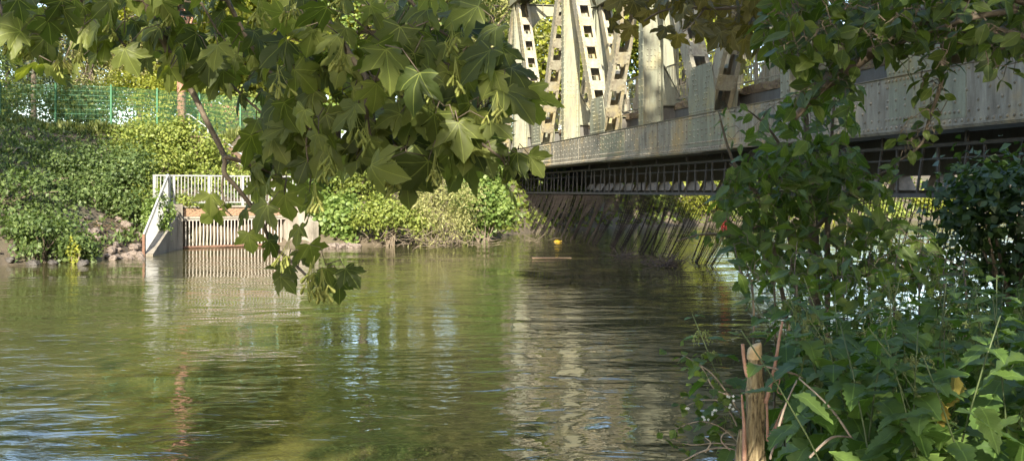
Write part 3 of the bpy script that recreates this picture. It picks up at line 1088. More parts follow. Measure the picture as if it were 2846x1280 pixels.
MB().box(ox(-0.2), ox(WG + 0.2), -0.08, 0.95, 1.485, 1.55).build('coping', 'concrete', of)
pl_ = MB().box(ox(-0.62), ox(-0.16), -0.30, 0.9, -0.8, 1.62).build('pier', 'concrete', of)
pr_ = MB().box(ox(WG + 0.16), ox(WG + 0.62), -0.30, 0.9, -0.8, 1.62).build('pier', 'concrete', of)
gr = MB().box(ox(-0.14), ox(WG + 0.14), -0.13, -0.07, 1.01, 1.075).build('grille', 'grille_paint', of)
MB().box(ox(-0.14), ox(WG + 0.14), -0.14, -0.06, 0.02, 0.09).build('bottom_rail', 'rust', gr)
gb = MB().tube([(0, 0, 0.09), (0, 0, 1.01)], 0.021, 8).mesh('bar')
gb.materials.append(MATS['grille_paint'])
for i in range(29):
    o = obj('bar', gb, None, gr)
    o.location = (ox(0.02 + i * WG / 28.4), -0.10, 0)
# wing walls: left one runs towards the river and slopes down, right one is short
iv = Matrix.Rotation(-math.atan2(0.6, 0.8), 4, 'Z') @ Matrix.Translation(-gw(1.8, 0, 0))


def wing(name, p0, p1, ztop0, ztop1, th):
    p0, p1 = Vector((*p0, 0)), Vector((*p1, 0))
    d = (p1 - p0).normalized()
    n = Vector((-d.y, d.x, 0)) * th / 2
    pts = []
    for sgn in (-1, 1):
        pts += [p0 + n * sgn + Vector((0, 0, -0.9)), p1 + n * sgn + Vector((0, 0, -0.9)), p1 + n * sgn + Vector((0, 0, ztop1)), p0 + n * sgn + Vector((0, 0, ztop0))]
    pts = [iv @ q for q in pts]
    return MB().add(pts, [(0, 1, 2, 3), (7, 6, 5, 4), (0, 4, 5, 1), (1, 5, 6, 2), (2, 6, 7, 3), (3, 7, 4, 0)]).build(name, 'concrete', of)


wl0, wl1 = gw(-0.52, -0.3, 0), Vector((-11.75, 32.5, 0))
wing('wing_wall', (wl0.x, wl0.y), (wl1.x, wl1.y), 1.15, 0.06, 0.30)
wr0, wr1 = gw(WG + 0.5, -0.3, 0), gw(WG + 0.75, -1.5, 0)
wing('wing_wall', (wr0.x, wr0.y), (wr1.x, wr1.y), 1.6, 0.9, 0.28)

# railing over the outfall
rl = thing('outfall_railing', 'pale grey bar railing standing on top of the barred outfall', 'railing', gw(1.8, 0.1, 1.55), math.atan2(0.6, 0.8))
MB().box(ox(-1.1), ox(4.6), -0.03, 0.03, 1.08, 1.13).build('top_rail', 'galvanised', rl)
MB().box(ox(-1.1), ox(4.6), -0.015, 0.015, 0.10, 0.14).build('bottom_rail', 'galvanised', rl)
ps = MB().box(-0.04, 0.04, -0.04, 0.04, -0.05, 1.079).mesh('post')
ps.materials.append(MATS['galvanised'])
for a in (-1.05, -0.35, 0.95, 2.25, 3.55, 4.55):
    o = obj('post', ps, None, rl)
    o.location = (ox(a), 0.0, 0)
bb = MB().box(-0.012, 0.012, -0.012, 0.012, 0.141, 1.079).mesh('bar')
bb.materials.append(MATS['galvanised'])
for i in range(44):
    o = obj('bar', bb, None, rl)
    o.location = (ox(-0.95 + i * 0.125), 0, 0)
# sloping railing down the left wing wall
dw = (wl1 - wl0)
p_hi, p_lo = wl0 + Vector((-0.22, 0.15, 2.68)), wl1 + Vector((-0.12, -0.05, 0.70))
wr_ = thing('wing_railing', 'pale sloping railing running down the wing wall to the water, rusty at its foot', 'railing', Vector((p_hi.x, p_hi.y, 1.3)))
lo = lambda p: Vector(p) - Vector((p_hi.x, p_hi.y, 1.3))
MB().bar(lo(p_hi), lo(p_lo), 0.06, 0.05).build('top_rail', 'galvanised', wr_)
for i in range(26):
    t = (i + 0.5) / 26
    p = p_hi.lerp(p_lo, t) - Vector((0, 0, 0.03))
    zb_ = (1.45 + (0.05 - 1.45) * t) * 0.9 - 0.1
    MB().bar(lo((p.x, p.y, zb_)), lo(p), 0.024, 0.024, up=(0, 1, 0)).build('bar', 'galvanised', wr_)
MB().bar(lo((p_hi.x, p_hi.y, 1.3)), lo(p_hi), 0.13, 0.13, up=(0, 1, 0)).build('post', 'galvanised', wr_)
MB().bar(lo((p_lo.x, p_lo.y, -0.4)), lo(p_lo), 0.08, 0.08, up=(0, 1, 0)).build('post', 'rust', wr_)

# riprap
st_vars = []
for k in range(5):
    mb = MB()
    ph = [(math.pi * i / 6) for i in range(7)]
    prof = []
    b = 0
    for i, p in enumerate(ph):
        for j in range(8):
            a = 2 * math.pi * j / 8
            r = 1 + rnd.uniform(-0.22, 0.22)
            mb.v.append((math.sin(p) * math.cos(a) * r, math.sin(p) * math.sin(a) * r * 0.8, math.cos(p) * 0.6 * r))
    for i in range(6):
        for j in range(8):
            j2 = (j + 1) % 8
            mb.f.append((i * 8 + j, (i + 1) * 8 + j, (i + 1) * 8 + j2, i * 8 + j2))
    me = mb.mesh('riprap_stone')
    me.materials.append(MATS['stone'])
    st_vars.append(me)


def stones(n, xr, yr, label, group, wet=False):
    for i in range(n):
        px, py = rnd.uniform(*xr), rnd.uniform(*yr)
        w_ = water_at(px, max(py, 690))
        base_y = w_.y + (rnd.uniform(0, 0.9) if py < 705 else rnd.uniform(0, 0.4))
        x = (px - CX) / FPX * base_y
        s = rnd.uniform(0.08, 0.20)
        o = obj('riprap_stone', st_vars[i % 5])
        o.location = (x, base_y, max(gh(x, base_y), 0.0) + s * 0.25)
        o.scale = (s, s, s)
        o.rotation_euler = (rnd.uniform(-0.5, 0.5), rnd.uniform(-0.5, 0.5), rnd.uniform(0, 6))
        if wet:
            o.material_slots[0].link = 'OBJECT'
            o.material_slots[0].material = MATS['wet_stone']
        tag(o, label, 'stone', group)


stones(46, (235, 398), (690, 724), 'pale broken riprap stone at the waterline left of the sloping wing railing', 'riprap stones left of the outfall')
stones(30, (845, 1010), (672, 690), 'pale riprap stone at the waterline under the bushes right of the outfall', 'riprap stones right of the outfall')
stones(12, (20, 230), (722, 738), 'dark wet stone at the waterline under the overhanging bramble', 'stones under the bramble', True)
stones(7, (200, 330), (600, 660), 'grey stone lying on the bare earth patch of the far bank', 'stones on the bare slope')

# stairs with handrail
stair = thing('stairway', 'brown steps with white tube handrail climbing the far bank', 'stairs', (ST_TOP[0], ST_TOP[1], ST_ZT), math.atan2(*(ST_BOT - ST_TOP)[::-1]))
Ls = float(np.hypot(*(ST_BOT - ST_TOP)))
NS = 13
for i in range(NS):
    t0, t1 = i / NS, (i + 1) / NS
    z1 = (ST_ZB - ST_ZT) * t0
    MB().box(Ls * t0, Ls * t1, -0.65, 0.65, z1 - 0.5, z1).build('step', 'step_brick', stair)
hr = MB()
for sy in (-0.72,):
    a_, b_ = Vector((0.0, sy, 0.98)), Vector((Ls, sy, ST_ZB - ST_ZT + 0.98))
    hr.tube([a_ + Vector((-0.35, 0, 0)), a_, b_], 0.032, 8)
    hr.tube([a_ - Vector((0, 0, 0.48)), b_ - Vector((0, 0, 0.48))], 0.026, 8)
hrail = hr.build('handrail', 'galvanised', stair, True)
for t in (0, 0.33, 0.66, 1.0):
    q = a_.lerp(b_, t)
    MB().tube([q - Vector((0, 0, 1.3)), q], 0.032, 8).build('rail_post', 'galvanised', hrail)

# green mesh fence
fp = [(-150, 42.0, 0), (0.0, 42.6, 0), (155, 43.0, 0), (309, 43.7, 0), (437, 45.2, 0), (555, 46.9, 0), (668, 48.5, 0), (770, 50, 0)]
fpos = []
for px, d, _ in fp:
    x = (px - CX) / FPX * d
    fpos.append(Vector((x, d, 4.72)))
fence = thing('mesh_fence', 'green double wire mesh fence along the top of the far bank', 'fence', fpos[3])
lf = lambda p: Vector(p) - fpos[3]
for i, p in enumerate(fpos):
    MB().box(*[c for q, h in ((lf(p).x, 0.035), (lf(p).y, 0.035)) for c in (q - h, q + h)], -0.5, 1.98).build('post', 'fence_green', fence)
for a, b in zip(fpos[:-1], fpos[1:]):
    pn = MB()
    d = (b - a)
    L = d.length
    k = int(L / 0.055)
    for i in range(1, k):
        q = a + d * (i / k)
        pn.bar(lf(q + Vector((0, 0, 0.05))), lf(q + Vector((0, 0, 1.88))), 0.008, 0.008, up=(0, 1, 0))
    for z in np.arange(0.08, 1.9, 0.2):
        pn.bar(lf(a + Vector((0, -0.02, z))), lf(b + Vector((0, -0.02, z))), 0.015, 0.015)
    pn.build('mesh_panel', 'fence_green', fence)

# glimpses behind the fence
sh = thing('garden_shed', 'rusty brown boarded shed behind the green fence near the stairs', 'shed', ((610 - CX) / FPX * 53, 53, 4.7))
MB().box(-1.1, 1.1, 0, 1.8, -0.3, 1.75).build('wall', 'rusty_board', sh)
MB().prism([(-1.25, -0.15, 1.76), (1.25, -0.15, 1.76), (1.25, -0.15, 1.84), (-1.25, -0.15, 2.05)], (0, 2.1, 0)).build('roof', 'roof_tile', sh)
for i in range(11):
    MB().box(-1.1 + i * 0.2 + 0.01, -1.1 + i * 0.2 + 0.19, -0.022, -0.001, -0.3, 1.74).build('board', 'rusty_board', sh)
hs = thing('house', 'small white walled house with red tiled roof among the trees beyond the stairs', 'house', ((812 - CX) / FPX * 78, 78, 5.0), 0.25)
MB().box(-3.5, 3.5, 0, 6, -1, 3.2).build('wall', 'house_wall', hs)
rf_ = MB().prism([(-3.9, -0.5, 3.1), (3.9, -0.5, 3.1), (3.9, -0.5, 3.25), (0, -0.5, 6.2), (-3.9, -0.5, 3.25)], (0, 7, 0)).build('roof', 'roof_tile', hs)
for x in (-2.2, 0.2, 2.2):
    w_ = MB().box(x - 0.5, x + 0.5, -0.03, -0.001, 1.0, 2.3).build('window', 'dark_concrete', hs)
    MB().box(x - 0.56, x + 0.56, -0.10, -0.001, 0.9, 0.98).build('sill', 'concrete', w_)


# ------------------------------------------------------------------ bushes and trees of the far bank
def bush(name, label, c, radii, n, mat, size, V=RHOMB_V, F=RHOMB_F, clumps=40, sigma=0.2, group=None, cat='bush', stems=10, shell=0.5, up=0.5, z_min=None):
    """leafy shrub: stems and a foliage mass of separate leaves in clumps"""
    c = Vector(c)
    base = max(gh(c.x, c.y), 0.0)
    root = thing(name, label, cat, (c.x, c.y, base), 0, group)
    pts, out, cc = clump_points(radii, n, clumps, sigma, shell)
    pts[:, 2] += c.z - base
    gz = ground_h(pts[:, 0] + c.x, pts[:, 1] + c.y) - base
    keep = pts[:, 2] > np.maximum(gz, -base + 0.03)
    pts, out = pts[keep], out[keep]
    obj('foliage', leaf_cloud('foliage', pts, size, V, F, up, out * 0.7), mat, root)
    mb = MB()
    for k in range(stems):
        q = Vector(cc[k % len(cc)]) * rnd.uniform(0.6, 1.0)
        q.z += c.z - base
        if q.z < 0.1:
            q.z = 0.3
        a = Vector((rnd.uniform(-0.2, 0.2), rnd.uniform(-0.2, 0.2), -0.1))
        mid = a.lerp(q, 0.5) + Vector((rnd.uniform(-0.1, 0.1), rnd.uniform(-0.1, 0.1), 0.15))
        mb.tube([a, mid, q], [0.035, 0.022, 0.008], 5)
    mb.build('stems', 'twig', root)
    return root


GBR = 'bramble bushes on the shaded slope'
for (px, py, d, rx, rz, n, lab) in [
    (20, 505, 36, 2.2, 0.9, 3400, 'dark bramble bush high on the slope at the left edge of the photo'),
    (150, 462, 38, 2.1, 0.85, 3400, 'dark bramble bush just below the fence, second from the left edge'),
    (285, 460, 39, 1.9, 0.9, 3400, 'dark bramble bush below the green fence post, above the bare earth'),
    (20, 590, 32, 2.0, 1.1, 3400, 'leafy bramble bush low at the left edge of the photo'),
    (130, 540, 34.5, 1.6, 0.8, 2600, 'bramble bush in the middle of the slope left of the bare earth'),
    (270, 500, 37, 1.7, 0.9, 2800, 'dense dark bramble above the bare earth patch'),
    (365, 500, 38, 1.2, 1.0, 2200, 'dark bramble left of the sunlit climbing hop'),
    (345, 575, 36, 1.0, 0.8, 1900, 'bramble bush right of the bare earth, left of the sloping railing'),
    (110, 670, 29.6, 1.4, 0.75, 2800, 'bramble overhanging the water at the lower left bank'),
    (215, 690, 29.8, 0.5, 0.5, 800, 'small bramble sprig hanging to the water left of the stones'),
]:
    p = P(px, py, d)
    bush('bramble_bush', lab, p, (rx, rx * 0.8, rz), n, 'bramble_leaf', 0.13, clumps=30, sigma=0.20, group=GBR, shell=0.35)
bush('hop_sprig', 'small sunlit yellow green sprig touching the water at the left bank', P(203, 710, 29.2), (0.22, 0.2, 0.45), 330, 'tree_leaf_yellow', 0.10, clumps=14, stems=4)
GH = 'sunlit climbing bushes on the slope'
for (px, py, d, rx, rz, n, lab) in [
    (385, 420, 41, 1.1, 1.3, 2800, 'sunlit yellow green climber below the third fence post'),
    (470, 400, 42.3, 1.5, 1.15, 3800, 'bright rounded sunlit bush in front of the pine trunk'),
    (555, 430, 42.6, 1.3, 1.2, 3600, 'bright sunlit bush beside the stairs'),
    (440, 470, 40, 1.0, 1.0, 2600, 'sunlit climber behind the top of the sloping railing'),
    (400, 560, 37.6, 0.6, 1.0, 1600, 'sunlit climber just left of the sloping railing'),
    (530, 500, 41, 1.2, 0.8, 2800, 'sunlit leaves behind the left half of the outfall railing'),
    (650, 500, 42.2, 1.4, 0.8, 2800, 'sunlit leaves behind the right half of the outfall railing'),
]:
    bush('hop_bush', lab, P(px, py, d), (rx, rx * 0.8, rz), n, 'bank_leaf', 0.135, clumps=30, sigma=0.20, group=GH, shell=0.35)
bush('ivy_tuft', 'green creeper hanging over the left wing wall beside the pier', P(440, 600, 35.0), (0.45, 0.7, 0.8), 1300, 'round_leaf', 0.11, clumps=26, stems=4)
bush('ivy_tuft', 'trailing creeper lying on the lintel under the outfall railing', P(500, 555, 36.8), (0.7, 0.25, 0.28), 600, 'bank_leaf', 0.11, clumps=20, stems=3)
GR_ = 'bushes right of the outfall'
for (px, py, d, rx, rz, n, mat, sz, V, F, lab) in [
    (860, 545, 41, 1.3, 1.7, 4200, 'round_leaf', 0.15, ROUND_V, ROUND_F, 'broad leaved green bush right next to the outfall'),
    (935, 610, 38.8, 1.0, 1.0, 2600, 'round_leaf', 0.15, ROUND_V, ROUND_F, 'low broad leaved bush over the stones right of the outfall'),
    (985, 520, 41.5, 1.5, 1.7, 4200, 'tree_leaf', 0.14, RHOMB_V, RHOMB_F, 'darker bush between the outfall and the willow'),
    (1085, 605, 38.5, 1.3, 1.0, 4000, 'bank_leaf', 0.12, RHOMB_V, RHOMB_F, 'bright yellow green low bush leaning over the water left of the willow'),
    (1215, 590, 39.5, 1.7, 1.5, 6200, 'willow_leaf', 0.15, NARROW_V, RHOMB_F, 'pale willow bush spreading low over the bare twigs'),
    (1190, 455, 43.5, 1.6, 2.4, 6600, 'willow_leaf', 0.15, NARROW_V, RHOMB_F, 'tall greyish willow bush behind the hanging maple leaves'),
    (1085, 480, 45, 1.8, 2.1, 4600, 'bank_leaf', 0.14, RHOMB_V, RHOMB_F, 'tall sunlit bush left behind the willow'),
    (1340, 560, 41.5, 1.15, 1.3, 3400, 'round_leaf', 0.15, ROUND_V, ROUND_F, 'round leaved bush in front of the dark bridge abutment'),
    (1330, 480, 46, 1.3, 1.5, 3200, 'round_leaf', 0.15, ROUND_V, ROUND_F, 'broad leaved bush behind the round leaved one by the bridge end'),
    (790, 480, 45, 1.6, 1.7, 3600, 'bank_leaf', 0.14, RHOMB_V, RHOMB_F, 'sunlit bush behind the right end of the outfall railing'),
    (1395, 395, 66, 3.2, 2.6, 4200, 'round_leaf', 0.20, ROUND_V, ROUND_F, 'large bush beyond the far end of the bridge chord'),
]:
    bush('bank_bush', lab, P(px, py, d), (rx, rx * 0.8, rz), n, mat, sz, V, F, clumps=34, sigma=0.19, group=GR_, shell=0.3, stems=16)
GU = 'bushes upstream beyond the bridge'
ups = ['nearest the far abutment', 'second from the far abutment', 'third from the far abutment', 'fourth from the far abutment', 'fifth from the far abutment', 'sixth from the far abutment', 'seventh from the far abutment', 'eighth from the far abutment', 'ninth from the far abutment']
for i, (x, y, rx, rz, mat) in enumerate([(7.2, 62, 2.4, 2.2, 'tree_leaf'), (11.5, 64.5, 2.6, 2.6, 'tree_leaf_yellow'), (15.5, 66, 2.4, 2.0, 'round_leaf'), (20.5, 69.5, 2.4, 1.5, 'tree_leaf_yellow'), (26, 73, 2.4, 1.2, 'bank_leaf'),
                                         (31, 76.5, 2.4, 1.1, 'tree_leaf_yellow'), (37, 80.5, 2.4, 1.2, 'bank_leaf'), (44, 85, 2.4, 1.1, 'tree_leaf_yellow'), (52, 90, 2.5, 1.2, 'bank_leaf')]):
    bush('bank_bush', 'bright bush on the upstream bank seen through the chains, ' + ups[i], (x, y, 1.6 if x < 18 else 1.1), (rx, rx, rz), 3200, mat, 0.20, ROUND_V, ROUND_F, clumps=50, sigma=0.16, group=GU)

# ---- trees
TREE_T = {}


def tree_template(kind, n, size, mat, V, F, h, rad, bark='bark'):
    root_pts, out, cc = clump_points((rad[0], rad[1], rad[2]), n, 95, 0.13, 0.45)
    z0 = h - rad[2]
    root_pts[:, 2] += z0
    crown = leaf_cloud('crown', root_pts, size, V, F, 0.5, out * 0.6)
    crown.materials.append(MATS[mat])
    mb = MB()
    mb.tube([(0, 0, -0.4), (0.05, 0.03, h * 0.25), (-0.1, 0.05, h * 0.55), (0.05, 0, h * 0.85)], [0.26, 0.2, 0.14, 0.04], 9)
    for k in range(22):
        q = Vector(cc[k]) * 0.9
        q.z += z0
        a = Vector((0, 0, h * rnd.uniform(0.25, 0.6)))
        mb.tube([a, a.lerp(q, 0.5) + Vector((0, 0, 0.3)), q], [0.09, 0.05, 0.015], 5)
    tr = mb.mesh('trunk', True)
    tr.materials.append(MATS[bark])
    TREE_T[kind] = (crown, tr)


tree_template('broad', 9000, 0.26, 'tree_leaf', RHOMB_V, RHOMB_F, 12, (4.2, 4.2, 5.2))
tree_template('yellow', 9000, 0.25, 'tree_leaf_yellow', ROUND_V, ROUND_F, 11, (3.8, 3.8, 4.8))
tree_template('tall', 9000, 0.25, 'round_leaf', RHOMB_V, RHOMB_F, 15, (3.2, 3.2, 6.6))
tree_template('conifer', 8000, 0.30, 'conifer_leaf', NARROW_V, RHOMB_F, 14, (2.4, 2.4, 6.6))
tree_template('pine', 6500, 0.30, 'conifer_leaf', NARROW_V, RHOMB_F, 13, (3.0, 3.0, 3.4), 'bark_pine')
tree_template('willow', 9000, 0.26, 'willow_leaf', NARROW_V, RHOMB_F, 11, (4.0, 4.0, 5.0))


def tree(kind, x, y, s, label, name='tree', group='trees behind the far bank'):
    t = thing(name, label, 'tree', (x, y, gh(x, y) - 0.1), rnd.uniform(0, 6.28), group)
    t.scale = (s * rnd.uniform(0.93, 1.08), s * rnd.uniform(0.93, 1.08), s)
    obj('crown', TREE_T[kind][0], None, t)
    obj('trunk', TREE_T[kind][1], None, t)
    return t


def tp(px, d):
    return (px - CX) / FPX * d, d


for kind, px, d, s, label in [
    ('tall', -90, 54, 0.62, 'green tree at the left edge behind the fence'),
    ('conifer', 95, 55, 0.72, 'dark conifer behind the fence near the left edge'),
    ('broad', 20, 66, 0.75, 'tall broad tree far behind the left end of the fence'),
    ('willow', 250, 57, 0.78, 'pale willow like tree behind the second fence post'),
    ('broad', 190, 72, 0.8, 'broad green tree behind the pale willow'),
    ('willow', 390, 60, 0.88, 'pale leafy tree behind the third fence post'),
    ('yellow', 520, 60, 1.25, 'yellow green tree behind the pine trunk'),
    ('broad', 470, 78, 1.7, 'tall tree far behind the pine'),
    ('yellow', 660, 58, 0.85, 'yellow green tree behind the stairs'),
    ('tall', 720, 68, 1.4, 'tall light green tree behind the stairs and the hanging leaves'),
    ('yellow', 850, 60, 1.2, 'yellow green tree behind the middle of the hanging maple leaves'),
    ('broad', 930, 70, 1.75, 'broad tree far behind the bushes right of the outfall'),
    ('tall', 1010, 58, 1.1, 'light green tree behind the tall sunlit bush'),
    ('willow', 1120, 62, 1.5, 'pale tree above the willow bushes'),
    ('broad', 1190, 74, 1.8, 'broad dark tree left of the bridge end'),
    ('broad', 1065, 67, 1.75, 'broad tall tree filling the gap behind the tall sunlit bush'),
    ('tall', 1345, 88, 1.7, 'tall tree just left of the truss end, far back'),
    ('willow', 1290, 66, 1.5, 'pale tree at the left side of the bridge truss'),
    ('yellow', 1545, 84, 1.25, 'bright yellow green tree seen through the bridge posts'),
    ('broad', 1440, 92, 1.8, 'green tree behind the far end of the truss'),
    ('tall', 1650, 100, 1.5, 'tall tree behind the middle of the truss'),
    ('broad', 1780, 104, 1.9, 'dark tree behind the nearer post of the truss'),
    ('yellow', 1900, 96, 1.6, 'yellow green tree behind the wide gusset of the truss'),
]:
    x, y = tp(px, d)
    tree(kind, x, y, s, label, 'conifer_tree' if kind == 'conifer' else 'leafy_tree')
x, y = tp(505, 48.2)
t = tree('pine', x, y, 0.95, 'pine with reddish bare trunk behind the fence beside the stairs', 'pine_tree')
# trees that shade the left slope and the near bank, outside the frame
tree('broad', -21.5, 24.5, 1.15, 'broad tree on the far bank beyond the left edge of the photo', 'leafy_tree', 'trees beside the view')
tree('broad', -22.5, 37, 0.9, 'broad tree at the fence beyond the left edge of the photo', 'leafy_tree', 'trees beside the view')

# hedge behind the fence, grass strip
for px, py, d, rx, rz, mat, lab in [
    (60, 300, 47, 2.6, 1.2, 'tree_leaf', 'shaded hedge bush behind the first fence panel'),
    (230, 300, 47, 2.0, 1.1, 'tree_leaf', 'shaded hedge bush behind the second fence panel'),
    (380, 285, 48, 1.9, 1.5, 'tree_leaf_yellow', 'yellow green hedge bush behind the third fence panel'),
    (500, 300, 50, 1.8, 1.4, 'bank_leaf', 'sunlit hedge bush behind the fourth fence panel'),
    (670, 330, 51, 2.2, 1.6, 'bank_leaf', 'sunlit hedge bush behind the stairs'),
]:
    bush('hedge_bush', lab, P(px, py, d), (rx, rx * 0.6, rz), 3600, mat, 0.15, clumps=50, sigma=0.16, group='hedge behind the fence')

# rough grass and small weeds on the far bank crest and slope
n = 26000
px_, d_ = rng.uniform(-160, 700, n), rng.uniform(30, 47, n)
gx_, gy_ = (px_ - CX) / FPX * d_, d_
gz_ = ground_h(gx_, gy_)
dl_ = dist_poly(gx_, gy_, LEFT)
bare = (np.hypot((px_ - 270) / 95, ((HY - (gz_ - EYE) * FPX / d_) - 610) / 60) < 1) & (rng.random(n) < 0.9)
k = (gz_ > 0.25) & (~bare) & (dl_ > 0.4)
pts = np.stack([gx_, gy_, gz_ + rng.random(n) * 0.1], 1)[k]
tag(obj('bank_weeds', leaf_cloud('bank_weeds', pts, 0.17, NARROW_V * np.array([1.6, 1, 1]), RHOMB_F, 0.1, None, 0.6, -1.2), 'bramble_leaf'), 'low weeds and grass covering the far bank slope', kind='stuff')
n = 30000
d_ = rng.uniform(40, 80, n)
px_ = rng.uniform(1280, 2900, n)
gx_, gy_ = (px_ - CX) / FPX * d_, d_
gz_ = ground_h(gx_, gy_)
dl_, dr_ = dist_poly(gx_, gy_, LEFT), dist_poly(gx_, gy_, RIGHT)
k = (gz_ > 0.02) & (dl_ < dr_) & (dl_ < 14)
pts = np.stack([gx_, gy_, gz_ + rng.random(n) * 0.35], 1)[k]
tag(obj('upstream_weeds', leaf_cloud('upstream_weeds', pts, 0.30, RHOMB_V, RHOMB_F, 0.5), 'tree_leaf'), 'green weeds on the bank under and beyond the bridge', kind='stuff')
n = 9000
tt = rng.random(n) * (len(fpos) - 2)
i0 = np.clip(tt.astype(int), 0, len(fpos) - 2)
A = np.array([tuple(p) for p in fpos])
q = A[i0] + (A[i0 + 1] - A[i0]) * (tt - i0)[:, None]
q[:, 1] += rng.normal(size=n) * 0.45 - 0.35
q[:, 2] = ground_h(q[:, 0], q[:, 1])
tag(obj('fence_grass', leaf_cloud('fence_grass', q, 0.33, NARROW_V * np.array([0.8, 1, 1]), RHOMB_F, -0.1, None, 0.6, -2.6), 'grass_blade'), 'dry pale grass along the foot of the green fence', kind='stuff')
n = 2600
q = np.stack([rng.uniform(-14.2, -11.5, n), rng.uniform(31.5, 36, n), np.zeros(n)], 1)
q[:, 2] = ground_h(q[:, 0], q[:, 1]) + 0.03
q = q[q[:, 2] > 0.05]
tag(obj('leaf_litter', leaf_cloud('leaf_litter', q, 0.12, NARROW_V, RHOMB_F, 2.0), 'litter'), 'dry leaves and sticks on the bare earth above the stones', kind='stuff')


# ------------------------------------------------------------------ near foliage: leaf shapes
def grid_leaf(name, mat, length=1.0, width=0.42, teeth=0, fold=0.18, droop=0.25, peak=0.38, n=9, twist=0.0, seed=0):
    """leaf blade from stalk (0,0,0) to tip (0,length,0), folded along the midrib"""
    r = random.Random(seed)
    vs, fs, uv = [], [], []
    m_ = n * 2 if teeth else n
    for i in range(m_ + 1):
        t = i / m_
        w = width * (math.sin(math.pi * min(1, (t / peak) * 0.5)) if t < peak else math.cos(math.pi / 2 * (t - peak) / (1 - peak)) ** 0.9)
        if teeth and 0 < i < m_:
            w *= 1.0 + (0.17 if i % 2 else -0.13)
        yy = t + (0.03 if (teeth and i % 2) else 0)
        z = -droop * t * t + 0.02 * math.sin(t * 9 + seed)
        tw = twist * t
        for sx in (-1, -0.5, 0, 0.5, 1):
            x = sx * w
            zz = z + abs(sx) * w * fold * 2 - (abs(sx) > 0.8) * w * 0.12 + 0.012 * math.sin(t * 25 + sx * 3 + seed)
            vs.append((x * math.cos(tw), (yy if sx in (-1, 1) else t) * length, zz + x * math.sin(tw)))
            uv.append((0.5 + x * 0.55, 0.2 + t * 0.62))
    for i in range(m_):
        for k in range(4):
            a = i * 5 + k
            fs.append((a, a + 1, a + 6, a + 5))
    me = np_mesh(name, np.array(vs), np.array(fs), None, np.array(uv))
    me.polygons.foreach_set('use_smooth', [True] * len(me.polygons))
    me.materials.append(MATS[mat])
    return me


MAPLE_HALF = [(0.0, 0.0), (0.13, -0.10), (0.29, -0.14), (0.37, -0.12), (0.50, -0.07), (0.455, 0.00), (0.43, 0.05), (0.375, 0.10), (0.47, 0.13), (0.53, 0.175), (0.59, 0.21), (0.61, 0.28), (0.67, 0.33), (0.70, 0.42),
              (0.755, 0.55), (0.64, 0.53), (0.57, 0.50), (0.50, 0.505), (0.43, 0.48), (0.36, 0.49), (0.235, 0.45), (0.285, 0.55), (0.285, 0.60), (0.33, 0.68), (0.265, 0.735), (0.245, 0.80), (0.165, 0.87), (0.10, 0.95)]


def maple_leaf(name, mat, seed, cup=0.10, droop=0.22):
    r = random.Random(seed)
    half = [(x * r.uniform(0.95, 1.06), y * r.uniform(0.97, 1.05)) for x, y in MAPLE_HALF]
    outl = half + [(0.0, 1.07)] + [(-x * r.uniform(0.96, 1.05), y) for x, y in half[1:][::-1]]
    hub = (0.0, 0.11)
    rings = [0.33, 0.66, 1.0]
    n = len(outl)
    vs, uv, fs = [hub], [], []
    for q in rings:
        for (x, y) in outl:
            vs.append((hub[0] + (x - hub[0]) * q, hub[1] + (y - hub[1]) * q))
    tips = [R(a) for a in (90, 47, 133, -10, 190)]
    a1, a2, a3 = r.uniform(-0.12, 0.12), r.uniform(0, 6), r.uniform(0.6, 1.3)
    v3 = []
    for (x, y) in vs:
        rad = math.hypot(x, y)
        ang = math.atan2(y, x)
        dv = min(abs(math.atan2(math.sin(ang - t), math.cos(ang - t))) for t in tips) * rad
        z = -droop * a3 * rad * rad + cup * dv + a1 * x + 0.04 * math.sin(5 * x + 4 * y + a2) + 0.02 * math.sin(11 * x - 9 * y + a2)
        v3.append((x, y, z))
        uv.append((0.5 + x * 0.62, 0.2 + y * 0.62))
    tri = []
    for k in range(n):
        k2 = (k + 1) % n
        tri.append((0, 1 + k, 1 + k2))
        for q in range(2):
            a, b = 1 + q * n, 1 + (q + 1) * n
            tri += [(a + k, b + k, b + k2), (a + k, b + k2, a + k2)]
    me = np_mesh(name, np.array(v3), np.array(tri), None, np.array(uv))
    me.polygons.foreach_set('use_smooth', [True] * len(me.polygons))
    me.materials.append(MATS[mat])
    return me


MAPLE = [maple_leaf('leaf', 'maple_leaf', k, 0.08 + 0.08 * (k % 3), 0.12 + 0.14 * (k % 4)) for k in range(8)]
BRONZE = [maple_leaf('leaf', 'bronze_leaf', 30 + k, 0.1, 0.15 + 0.08 * (k % 3)) for k in range(5)]


def orient(along, normal):
    al = Vector(along).normalized()
    nm = Vector(normal)
    nm = (nm - al * nm.dot(al)).normalized()
    sd = al.cross(nm)
    M = Matrix((sd, al, nm)).transposed()
    return M.to_quaternion()


def in_poly(x, y, poly):
    c = False
    j = len(poly) - 1
    for i in range(len(poly)):
        if (poly[i][1] > y) != (poly[j][1] > y) and x < (poly[j][0] - poly[i][0]) * (y - poly[i][1]) / (poly[j][1] - poly[i][1]) + poly[i][0]:
            c = not c
        j = i
    return c


def scatter(poly, n, d_range, min_px):
    """spread points over a canopy outline, each at its own distance in the canopy's depth"""
    xs, ys = [p[0] for p in poly], [p[1] for p in poly]
    res = []
    tries = 0
    while len(res) < n and tries < n * 60:
        tries += 1
        x, y = rnd.uniform(min(xs), max(xs)), rnd.uniform(min(ys), max(ys))
        if not in_poly(x, y, poly):
            continue
        if any((x - q[0]) ** 2 + (y - q[1]) ** 2 < min_px ** 2 for q in res) and tries < n * 40:
            continue
        res.append((x, y, rnd.uniform(*d_range)))
    return res


